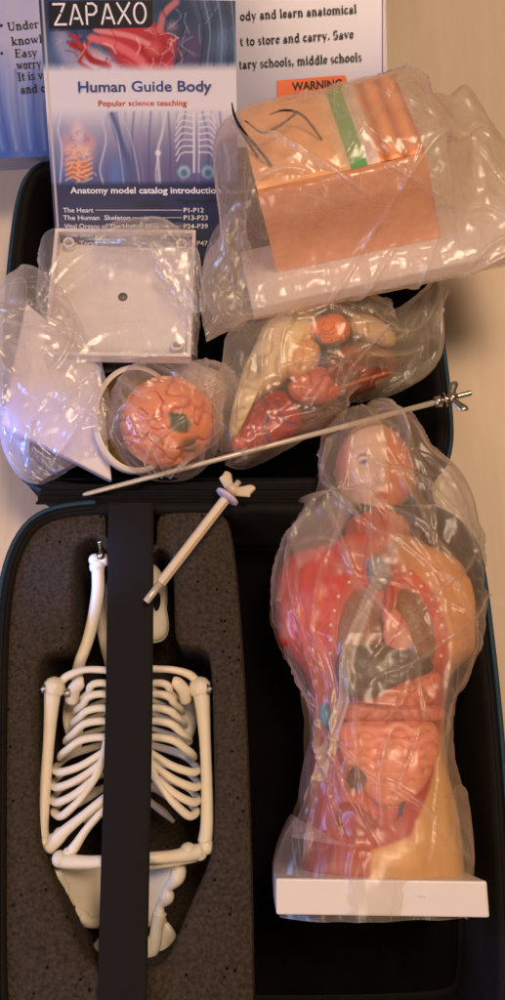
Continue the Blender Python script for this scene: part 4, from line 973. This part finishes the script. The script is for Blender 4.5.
film('plastic_bag', st_org, film_mat('organ_film', base=.16, edge=.36, col=(.95, .88, .79), rough=.27, bump=.55, gl=.95), 'large crumpled clear bag holding mixed organ models in the lid', 'plastic bag', excess=.08, inn=.45, out=.60, seed=33, n=281, mm=256, p=.9, group='plastic bags round the models', crease=1.0,
     folds=[([(284, 320), (330, 306), (384, 330)], 3, .4, .10), ([(385, 328), (356, 364), (342, 396)], 2.5, .4, .16), ([(250, 360), (238, 400), (232, 440)], 3, .3, .12), ([(384, 330), (372, 344), (358, 352)], 2, .3, .14), ([(420, 350), (410, 380)], 4, .3, .14), ([(300, 300), (290, 330)], 3, .3, .1)],
     veil=lambda X, Y: .05+.10*np.clip((X-385)/40, 0, 1))

# ================================================================== SKIN BLOCK
def rot(ax_, a):
    a = math.radians(a); return np.array(Matrix.Rotation(a, 3, ax_))
R = rot('Z', 9)@rot('X', -14)@rot('Y', -6)
kx, ky, kz = R[:, 0], R[:, 1], R[:, 2]
O = P(254, 319, 9.3)
skn = thing('skin_model', 'orange skin cross section block with black hairs on white base, bagged', 'anatomy model', O)
LB, DB = 19.5, 5.6
bevel(obj('base', *box(O, kx, ky, kz, LB, DB, 1.1), M_white, skn, smooth=False), .15)
bo = O+kx*2.2+ky*2.7+kz*1.12
SW, SD, SH = 11.4, 8.2, 6.9
def blockpt(a, b, c):     # a along the width, b depth, c height; the top narrows a little
    return bo+kx*(a*SW-.35*c*(a-.3)*2-.6*c)+ky*(b*SD+c*.3)+kz*c*SH
N_ = 110; V = []; C_ = []; Fc = []
nzs = Noise(61)
def face(fn, colf, n1=N_, n2=N_):
    global V, C_, Fc
    k = len(V)
    for i in range(n1+1):
        for j in range(n2+1):
            q, cc_ = fn(i/n1, j/n2), colf(i/n1, j/n2); V.append(q); C_.append(cc_)
    Fc += [tuple(x+k for x in f) for f in grid_faces(n1+1, n2+1, False)]
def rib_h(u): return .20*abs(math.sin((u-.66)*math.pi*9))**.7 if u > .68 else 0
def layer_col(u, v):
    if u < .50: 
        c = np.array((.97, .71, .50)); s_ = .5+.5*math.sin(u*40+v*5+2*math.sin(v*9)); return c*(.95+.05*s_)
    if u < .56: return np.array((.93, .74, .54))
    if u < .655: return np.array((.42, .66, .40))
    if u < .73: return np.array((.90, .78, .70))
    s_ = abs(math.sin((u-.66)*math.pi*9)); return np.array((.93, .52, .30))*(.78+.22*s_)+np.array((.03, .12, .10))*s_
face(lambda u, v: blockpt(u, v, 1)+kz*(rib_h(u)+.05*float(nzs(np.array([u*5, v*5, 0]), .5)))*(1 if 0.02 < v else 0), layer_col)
ORG2 = np.array((.98, .69, .50))
face(lambda u, v: blockpt(u, 0, v)-ky*(.03*float(nzs(np.array([u*6, v*6, 3]), .4))), lambda u, v: ORG2*(1+.035*float(nzs(np.array([u*3, v*2, 1]), .3))+.012*float(nzs(np.array([u*14, v*9, 1]), 1.))))
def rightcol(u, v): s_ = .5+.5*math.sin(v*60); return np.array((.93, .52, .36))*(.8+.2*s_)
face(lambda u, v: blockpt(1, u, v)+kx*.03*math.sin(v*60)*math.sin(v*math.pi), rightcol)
face(lambda u, v: blockpt(0, u, v), lambda u, v: ORG2)
face(lambda u, v: blockpt(u, 1, v), lambda u, v: ORG2, 10, 10)
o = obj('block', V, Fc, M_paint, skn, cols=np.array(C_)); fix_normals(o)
M_hair = mat('black_hair', (.05, .045, .045), .35)
for pts, r in (([(258, 158, 0), (248, 148, .5), (238, 134, 1.2), (236, 126, 1.6)], .13), ([(272, 168, 0), (262, 160, .5), (246, 146, 1.0), (238, 134, 1.2)], .13), ([(322, 141, .0), (305, 130, .9), (288, 128, 1.2), (272, 132, 1.2)], .11), ([(300, 128, 1.1), (280, 140, .9), (264, 146, .9), (248, 138, 1.2)], .10)):
    tp = Plane(blockpt(0, 0, 1), kx, ky)
    obj('hair', *tube([tp.hit(a, b, .1)+kz*c for a, b, c in pts], [r*.7, r*.8, r*.7, r*.35], 10), M_hair, skn)
sect = [(-3.4, [(-1.5, 0), (-1.5, 1.0), (0, 1.4), (1.5, 1.4), (2.4, 1), (2, 0), (.5, -.4)]),
        (-2.2, [(-1.0, -.2), (-.9, 1.4), (1.0, 2.6), (3.0, 3.2), (5, 2.6), (4.6, .4), (2, -.4)]),
        (-1.0, [(-.5, -.2), (-.5, 1.5), (1.2, 2.8), (2.4, 4.4), (5, 4.4), (6.0, 1.4), (4, -.3)]),
        (-.4, [(-.3, -.3), (-.3, 1.5), (2.0, 3.6), (3.0, 7.2), (10, 7.4), (11.6, 2), (8, -.3)]),
        (1.8, [(-.4, -.35), (-.4, 1.6), (2.0, 2.4), (2.4, 8.7), (11.9, 9.3), (11.6, 1.0), (6.5, -.35)]),
        (7.5, [(-.4, -.35), (-.4, 1.6), (2.0, 2.4), (2.4, 8.7), (12.2, 9.4), (11.6, 1.0), (6.5, -.35)]),
        (13.4, [(-.4, -.35), (-.4, 1.6), (1.9, 2.4), (2.4, 8.7), (12.2, 9.4), (11.6, 1.0), (6.5, -.35)]),
        (14.6, [(-.4, -.35), (-.4, 1.6), (2.2, 2.3), (4.0, 6.6), (11.0, 8.0), (11.6, 1.0), (6.5, -.35)]),
        (16.2, [(-.4, -.35), (-.4, 1.6), (2.4, 1.9), (6.0, 4.6), (11.6, 6.6), (11.6, 1.0), (6.5, -.35)]),
        (17.8, [(-.4, -.35), (-.4, 1.6), (2.6, 1.7), (6.4, 3.8), (12.6, 6.4), (11.0, 2.6), (6.5, -.35)]),
        (19.3, [(-.4, -.35), (-.4, 1.6), (2.8, 1.6), (6.4, 2.8), (9.4, 3.6), (9.3, 1.8), (6.5, -.35)]),
        (20.6, [(.4, .0), (.4, 1.2), (2.8, 1.4), (6.4, 2.0), (8.4, 2.6), (8.4, 1.2), (6, .0)])]
def section_film(name, sect, o, kx, ky, kz, m, label, cat, n=281, mm=288, group=None, veil=None, **kw):
    A = []
    for a, pts in sect:
        q = np.array(smooth_closed(pts, 2)+[]); q = np.vstack([q, q[:1]]); L = np.r_[0, np.cumsum(np.linalg.norm(np.diff(q, axis=0), axis=1))]
        u = np.linspace(0, L[-1], mm, endpoint=False); A.append(np.stack([np.full(mm, a), np.interp(u, L, q[:, 0]), np.interp(u, L, q[:, 1])], 1).ravel())
    Q = np.array(smooth_open(A, 10)); aa = Q[:, 0]; u = np.linspace(aa[0], aa[-1], n)
    Lc = np.stack([np.interp(u, aa, Q[:, k]) for k in range(Q.shape[1])], 1).reshape(n, mm, 3)
    V = o+Lc[..., :1]*kx+Lc[..., 1:2]*ky+Lc[..., 2:]*kz
    X, Y = px_of(V); hh, ff = tension_folds(n, mm, 1, np.linalg.norm(np.roll(V, -1, 1)-V, axis=2).sum(1).max(), 99, 34, False, hr=(.10, .35))
    X_, lap = crumple(V, seed=kw['seed'], excess=kw['excess'], inn=kw['inn'], out=kw['out'], along=kw.get('along', .4), ridges=hh)
    top = Lc[..., 2] > .6
    fd = np.clip(lap*1.2, 0, .25)+ff*top+(veil(X, Y)*top if veil else 0)
    return tag(obj(name, X_.reshape(-1, 3), grid_faces(n, mm), m, fold=fd.ravel()), label, cat, group)
section_film('plastic_bag', sect, O, kx, ky, kz, film_mat('skin_film', base=.25, edge=.34, col=(.95, .88, .80), rough=.25, bump=.6, gl=1.1), 'large crumpled clear bag over the orange skin block at upper right', 'plastic bag', excess=.04, inn=.15, out=.45, seed=52, group='plastic bags round the models',
     veil=lambda X, Y: .03+.16*np.clip((X-436)/20, 0, 1)+.10*np.clip((Y-262)/16, 0, 1)*np.clip((X-240)/15, 0, 1))
# gathered tail of that bag, hanging over the lid beside the booklet
film('bag_tail', [(240, 205, 6, 12.0, .4), (236, 222, 12, 11.5, .7), (230, 245, 20, 10.8, 1.0), (228, 270, 24, 10.0, 1.0), (232, 295, 25, 9.2, .9), (242, 314, 18, 8.6, .7), (250, 322, 8, 8.3, .4)], F_clear,
     'gathered crinkled clear bag end hanging beside booklet right edge', 'plastic bag', excess=.12, inn=.5, out=.7, seed=54, n=97, mm=96, crease=.8)

# ================================================================== PRINTED BOX (behind)
M_print = mat('printed_card', (1, 1, 1), .38, vcol=True, var=.03, vs=30, bump=.1, bs=60, coat=.3)
q0, q1, q2 = P(20, 158, 7.4), P(385, 140, 7.4), P(20, 5, 12.5)
bx = Plane(q0, q1-q0, q2-q0)
pb = thing('printed_box', 'pale lavender and blue printed box with bold black text behind booklet', 'box', q0)
aL = bx.loc(-40, 158); aR = bx.loc(387, 60); bT = bx.loc(100, -60)[1]; b0 = bx.loc(20, 158)[1]
x0, x1 = aL[0], aR[0]; NX, NY = 260, 140; V = []
for j in range(NY+1):
    for i in range(NX+1):
        a, b = x0+(x1-x0)*i/NX, b0+(bT-b0)*j/NY
        wr = 0
        V.append((a, b))
ab = np.array(V); V3 = np.array([bx.at(a, b) for a, b in ab]); X, Y = px_of(V3)
w1 = Noise(71, 20, .3, .9); wr = w1(V3*np.array([1, .16, .16]), .55)*.10*np.clip((60-X)/50, 0, 1)+w1(V3, .05)*.08
V3 = V3+bx.n*wr[:, None]
p = Paint(X, Y, (.70, .69, .81)); g1 = np.clip((Y-40)/110, 0, 1)
p.mix(g1*np.clip((120-X)/60, 0, 1), (.26, .38, .68)); p.mix(np.clip((X-200)/60, 0, 1)*np.clip((Y-10)/120, 0, 1)*.5, (.52, .56, .74))
for k in range(9): p.line([(-20+k*9, 70), (-14+k*8, 110), (-4+k*7, 150)], 2.2, (.60, .68, .86) if k % 2 else (.20, .30, .60), .45)
Fg = grid_faces(NY+1, NX+1, False); K = len(V3); edge = list(range(NX+1))+[j*(NX+1)+NX for j in range(1, NY+1)]+[NY*(NX+1)+i for i in range(NX-1, -1, -1)]+[j*(NX+1) for j in range(NY-1, 0, -1)]
obj('printed_face', V3, Fg, M_print, pb, cols=p.c)
Wb = [tuple(V3[e]) for e in edge]; Wd = [tuple(V3[e]-bx.n*4.5) for e in edge]; m_ = len(edge)
Vb = Wb+Wd; Fb = [(i, (i+1) % m_, m_+(i+1) % m_, m_+i) for i in range(m_)]+[tuple(range(m_, 2*m_))]
o = obj('sides', Vb, Fb, mat('box_side', (.58, .60, .74), .45), pb, smooth=False); fix_normals(o)
M_ink = mat('black_ink', (.06, .055, .075), .6); M_warn = mat('orange_label', (.93, .42, .14), .5); 
fl = lambda x, dy=0: 27-(x-25)*.052+dy
lines = [('*', (-1, 29), (6, 29)), ('Under', (8, 31.5), (40, 28.5)), ('knowl', (12, 46), (43, 43.5)), ('*', (0, 57), (6, 57)), ('Easy', (15, 58), (38, 57)), ('worry', (17, 70), (42, 68)), ('*', (4, 82), (11, 81)), ('It is v', (18, 81.5), (44, 79.5)), ('and c', (21, 94), (46, 92.5)),
         ('ody and learn anatomical', (240, 20.5), (357, 13)), ('t to store and carry. Save', (240, 46), (354, 38)), ('tary schools, middle schools', (239, 69), (362, 61))]
for body, p0, p1 in lines: obj('lettering', *place_serif(bx, body, p0, p1, 8.2, .13 if p0[0] < 100 else .06), M_ink, pb, smooth=False)
lab = [bx.hit(277, 81, .10), bx.hit(278, 104, .10), bx.hit(352, 98, .10), bx.hit(345, 75.5, .10)]
obj('warning_label', lab, [(0, 1, 2, 3)], M_warn, pb, smooth=False)
obj('lettering', *place_text(bx, 'WARNING', (292, 91), (342, 87.5), 8, .03, .13), M_ink, pb, smooth=False)
# clear wrap seam along the right edge of the box
obj('wrap_seam', *tube([bx.hit(383.5, y, .12) for y in (-50, 0, 40, 100)], .09, 8), mat('wrap_white', (.9, .88, .9), .25), pb)

# ================================================================== BOOKLET
c0, c1 = P(57, 262, 7.2), P(239, 264, 7.2); c2 = P(38.5, -1, 16.8)
bk = Plane(c0, c1-c0, c2-c0)
book = thing('booklet', 'glossy anatomy catalogue booklet in blue and pink leaning on the printed box', 'booklet', c0)
Wd_ = np.linalg.norm(c1-c0)*1.0; Ht = bk.loc(38.5, -1)[1]
TL = bk.loc(38.5, -1); TR = bk.loc(240.5, -2); BL = (0, 0); BR = bk.loc(236.5, 260)
NX, NY = 230, 300; ab = []
for j in range(NY+1):
    v = j/NY
    for i in range(NX+1):
        u = i/NX; ab.append((u*Wd_*1.0+v*(TL[0])*1.0, v*Ht))
ab = np.array(ab); bow = .18*np.sin(ab[:, 0]/Wd_*math.pi)
V3 = bk.o+np.outer(ab[:, 0], bk.ex)+np.outer(ab[:, 1], bk.ey)+np.outer(bow, bk.n)
X, Y = px_of(V3); p = Paint(X, Y, (.86, .82, .86))
n7 = Noise(77)(np.stack([X/40, Y/40, 0*X], 1), 1.0); n8 = Noise(78)(np.stack([X/14, Y/14, 0*X], 1), 1.0)
p.poly([(20, -20), (260, -20), (260, 66), (20, 72)], (.17, .24, .36), soft=14)
p.mix(np.clip(n7, 0, 1)*.35*(Y < 72), (.36, .44, .60))
p.ell(52, 58, 26, 40, (.34, .42, .60), .8, .8); p.ell(100, 66, 34, 20, (.82, .74, .82), .9, .6, 25); p.ell(66, 48, 14, 34, (.70, .68, .80), .7, .6, -20)
p.poly([(95, 30), (150, 20), (178, 40), (172, 72), (148, 74), (120, 66)], (.72, .22, .26), soft=6)
p.ell(158, 52, 22, 22, (.66, .16, .20), 1, .4); p.ell(154, 48, 11, 12, (.86, .46, .46), .7, .9); p.ell(190, 46, 22, 30, (.36, .28, .42), .7, .7)
p.line([(92, 38), (118, 46), (140, 60), (150, 72)], 6, (.86, .42, .44)); p.line([(96, 30), (130, 36), (148, 44)], 4, (.90, .60, .60), .8); p.line([(160, 30), (164, 14), (176, 2)], 5, (.78, .44, .46), .9); p.line([(150, 30), (140, 14), (148, 0)], 4, (.70, .34, .40), .9)
p.line([(72, 44), (84, 50), (92, 60), (108, 66)], 4.5, (.62, .14, .16)); p.line([(74, 36), (82, 46), (88, 44)], 3, (.72, .24, .24)); p.line([(84, 52), (80, 62), (92, 70)], 2.6, (.66, .2, .22), .9)
for k in range(7): p.line([(84+k*4, 44+k*2), (90+k*4, 54+k*2)], 1.0, (.92, .7, .7), .5)
for k, (a, b) in enumerate(((70, 34), (76, 42), (68, 42), (80, 36))): p.ell(a, b, 2.4, 2.4, (.50, .30, .46), .9)
ra = np.random.default_rng(5)
for k in range(46):
    x, y = ra.uniform(60, 185), ra.uniform(28, 70); an = ra.normal()*.7+.5; L2 = ra.uniform(6, 20)
    c_ = [(.90, .62, .62), (.60, .10, .14), (.86, .40, .42), (.96, .84, .84), (.42, .12, .22)][k % 5]
    p.line([(x, y), (x+L2*.5*math.cos(an), y+L2*.5*math.sin(an)+ra.normal()), (x+L2*math.cos(an+.4), y+L2*math.sin(an+.4))], ra.uniform(.5, 1.3), c_, .55)
for k in range(20):
    x = ra.uniform(165, 238); y = ra.uniform(0, 50); p.line([(x, y), (x+ra.normal()*4, y+8), (x+ra.normal()*8, y+20)], ra.uniform(.4, 1.1), (.55, .64, .78) if k % 2 else (.08, .12, .22), .55)
for k in range(6): p.line([(196+k*7, -4), (204+k*6, 30), (200+k*7, 66)], 1.2, (.50, .62, .74) if k % 2 else (.10, .14, .24), .6)
p.ell(222, 40, 13, 28, (.42, .54, .68), .5, .8); p.ell(172, 26, 8, 8, (.88, .66, .66), .5, .8)
p.mix(np.clip((Y-62)/10, 0, 1)*(Y < 125), (.87, .85, .88))
fade = np.clip((Y-108)/70, 0, 1); p.mix(fade*(Y < 190), (.27, .34, .56)); p.mix(np.clip((Y-108)/60, 0, 1)*np.exp(-((X-165)/70)**2)*.6*(Y < 190), (.46, .38, .52))
p.ell(62, 160, 12, 50, (.42, .50, .70), .5, .8)
# seated figures: glowing trunk with gut, arm, ribcage with spine
p.ell(78, 150, 22, 34, (.80, .66, .72), .55, .5); p.ell(78, 132, 8, 17, (.92, .82, .84), .6, .7)
for a, b, rx, ry in ((66, 144, 8, 14), (90, 144, 8, 14)): p.ell(a, b, rx, ry, (.78, .60, .66), .6, .5)
p.ell(77, 150, 15, 9, (.90, .74, .68), .8, .5)
p.ell(79, 170, 15, 13, (.78, .44, .30), .9, .5)
for k in range(34):
    x, y = ra.normal()*9+78, ra.normal()*9+(148 if k % 3 else 168); an = ra.uniform(0, 6.28)
    p.line([(x, y), (x+4*math.cos(an), y+3*math.sin(an)), (x+6*math.cos(an+1), y+5*math.sin(an+1))], .8, [(.96, .86, .80), (.72, .42, .40), (.95, .70, .50)][k % 3], .6)
for k in range(14):
    x = 108+k*8.6; p.line([(x, 112), (x+ra.normal()*3, 145), (x+ra.normal()*5, 184)], 1.6, (.24, .28, .46) if k % 2 else (.56, .56, .72), .35)
for k in range(5): p.line([(66, 160+k*5), (74, 157+k*5), (82, 162+k*5), (92, 158+k*5)], 1.3, (.95, .70, .52), .8)
p.line([(62, 112), (58, 130), (62, 150), (60, 185)], 1.2, (.86, .84, .92), .7); p.line([(100, 112), (106, 140), (100, 168), (104, 186)], 1.4, (.80, .78, .88), .7)
p.line([(112, 115), (120, 140), (128, 162), (130, 186)], 4.5, (.28, .34, .54), .8); p.line([(108, 112), (118, 140), (124, 186)], 1.1, (.76, .78, .90), .6); p.line([(120, 112), (130, 136), (136, 160), (140, 186)], 1.1, (.70, .74, .88), .6)
p.ell(116, 176, 12, 26, (.34, .50, .80), .6, .8)
p.line([(166, 112), (162, 134), (158, 152), (160, 186)], 2.0, (.82, .82, .88), .75); p.ell(158, 153, 3.4, 3.6, (.92, .92, .94), .8); p.line([(158, 156), (156, 172), (157, 186)], 1.2, (.84, .84, .90), .7)
p.line([(194, 112), (194, 140), (194, 172)], 1.6, (.92, .90, .92), .8); p.line([(199, 112), (199, 140), (199, 172)], 1.2, (.86, .84, .90), .7)
for k in range(7):
    for s_ in (-1, 1): p.line([(196+s_*3, 116+k*6), (196+s_*14, 114+k*6.5), (196+s_*(21-abs(k-3)*.6), 122+k*6.5)], 1.1, (.90, .88, .92), .75)
p.ell(184, 172, 8, 8, (.62, .80, .84), .8, .4); p.ell(208, 172, 8, 8, (.62, .80, .84), .8, .4); p.ell(184, 173, 4.6, 5, (.30, .42, .56), .9, .5); p.ell(208, 173, 4.6, 5, (.30, .42, .56), .9, .5)
p.line([(216, 112), (222, 136), (228, 160), (229, 186)], 1.6, (.76, .78, .88), .6)
p.poly([(20, 184), (260, 182), (260, 290), (20, 290)], (.13, .17, .33), soft=5); p.ell(150, 205, 22, 7, (.07, .08, .18), .6, .7)  # dark band, then a dark oval reflection painted into the cover colour
p.line([(42.5, 0), (60, 260)], 1.6, (.80, .74, .72), .9, sm=False)
obj('cover', V3, grid_faces(NY+1, NX+1, False), mat('glossy_cover', (1, 1, 1), .30, vcol=True, bump=.04, bs=30, coat=.4), book, cols=p.c)
e = [0, NX, (NY+1)*(NX+1)-1, NY*(NX+1)]
edge = list(range(NX+1))+[j*(NX+1)+NX for j in range(1, NY+1)]+[NY*(NX+1)+i for i in range(NX-1, -1, -1)]+[j*(NX+1) for j in range(NY-1, 0, -1)]; m_ = len(edge)
o = obj('pages', [tuple(V3[k]-bk.n*.01) for k in edge]+[tuple(V3[k]-bk.n*.35) for k in edge], [(i, (i+1) % m_, m_+(i+1) % m_, m_+i) for i in range(m_)]+[tuple(range(m_, 2*m_))], mat('paper_white', (.88, .84, .80), .7), book, smooth=False); fix_normals(o)
LF = .22
def quad(pl, pts, lift): return [pl.hit(a, b, lift) for a, b in pts], [tuple(range(len(pts)))]
o = obj('logo_bar', *quad(bk, [(49, 2.5), (50, 29.5), (150, 28), (153, 24), (153, 1)], LF), mat('logo_black', (.08, .085, .12), .35, coat=.3), book, smooth=False)
M_wi = mat('white_ink', (.90, .89, .92), .5)
LG = {'Z': [[(0, 1), (.9, 1), (.62, .62)], [(.52, .48), (.05, 0), (.95, 0)]], 'A': [[(0, 0), (.42, .95)], [(.52, .95), (.98, 0)], [(.38, .28), (.68, .28)]], 'P': [[(.08, 0), (.08, .88)], [(.2, 1), (.6, 1), (.86, .86), (.86, .62), (.62, .46), (.24, .46)]],
      'X': [[(0, 1), (.38, .58)], [(.58, .42), (.98, 0)], [(.96, 1), (.02, 0)]], 'O': [arc(.5, .5, .46, .5, 100, 260, 8), arc(.5, .5, .46, .5, -80, 80, 8)]}
V, Fc = [], []; x = 55.0
a0 = np.array(bk.loc(55.2, 25.5)); a1 = np.array(bk.loc(148.5, 24)); hh = np.array(bk.loc(54.5, 5.2)); L = np.linalg.norm(a1-a0); d = (a1-a0)/L; nr_ = np.array([-d[1], d[0]]); H = abs(np.dot(hh-a0, nr_)); LW = L/6.85; xx = 0
k2 = 0
for ch in 'ZAPAXO':
    for pl_ in LG[ch]:
        for (a, b) in zip(pl_[:-1], pl_[1:]):
            A2 = a0+d*(xx+a[0]*LW*.92)+nr_*a[1]*H; B2 = a0+d*(xx+b[0]*LW*.92)+nr_*b[1]*H; dv = unit(B2-A2); nn = np.array([-dv[1], dv[0]])*H*.055; ev = dv*H*.04; k = len(V); k2 += 1
            for q in (A2-nn-ev, B2-nn+ev, B2+nn+ev, A2+nn-ev): V.append(bk.at(q[0], q[1], LF+.03+(k2 % 5)*.001))
            Fc.append((k, k+1, k+2, k+3))
    xx += LW*1.165
obj('logo_lettering', V, Fc, M_wi, book, smooth=False)
M_bi = mat('blue_ink', (.15, .24, .52), .5); M_ri = mat('red_ink', (.78, .22, .16), .5); M_di = mat('navy_ink', (.07, .08, .2), .5)
def bt(name, body, p0, p1, h, m, bold=0.012, sp=1): obj(name, *place_text(bk, body, p0, p1, h, bold, LF-.02, sp), m, book, smooth=False)
bt('title', 'Human Guide Body', (79, 92.5), (212, 91.5), 10.5, M_bi, .018)
bt('subtitle', 'Popular science teaching', (99, 106.5), (187, 106), 5.6, M_ri, .014)
bt('heading', 'Anatomy model catalog introduction', (71, 193.5), (221, 193.5), 6.2, M_wi, .022)
bt('page_heading', 'Pages numbers', (178, 203), (228, 203), 4.6, M_di)
rows = [('The Heart', 64, 94, 212.5, 'P1-P12', 204), ('The Human  Skeleton', 64, 131, 220, 'P13-P23', 208), ('Vital Organs of The Human Body', 65, 160, 228.5, 'P24-P39', 208), ('The Skin and Brain', 66, 125, 237, 'P40', 195), ('The Torso', 67, 98, 245.5, 'P41-P47', 208)]
for body, xa, xb, y, pg, xe in rows:
    bt('contents_line', body, (xa, y), (xb, y), 4.6, M_wi, .010); bt('page_number', pg, (184, y), (xe, y), 4.6, M_wi, .010)
    q = [bk.hit(a, b, LF) for a, b in ((xb+2, y-2.0), (xb+2, y-2.5), (182, y-2.5), (182, y-2.0))]
    if xb < 170: obj('leader_line', q, [(0, 1, 2, 3)], M_wi, book, smooth=False)

for o in sc.objects:
    if o.type == 'MESH' and o.parent is None and 'label' not in o and o.get('kind') is None: print('UNLABELLED', o.name)
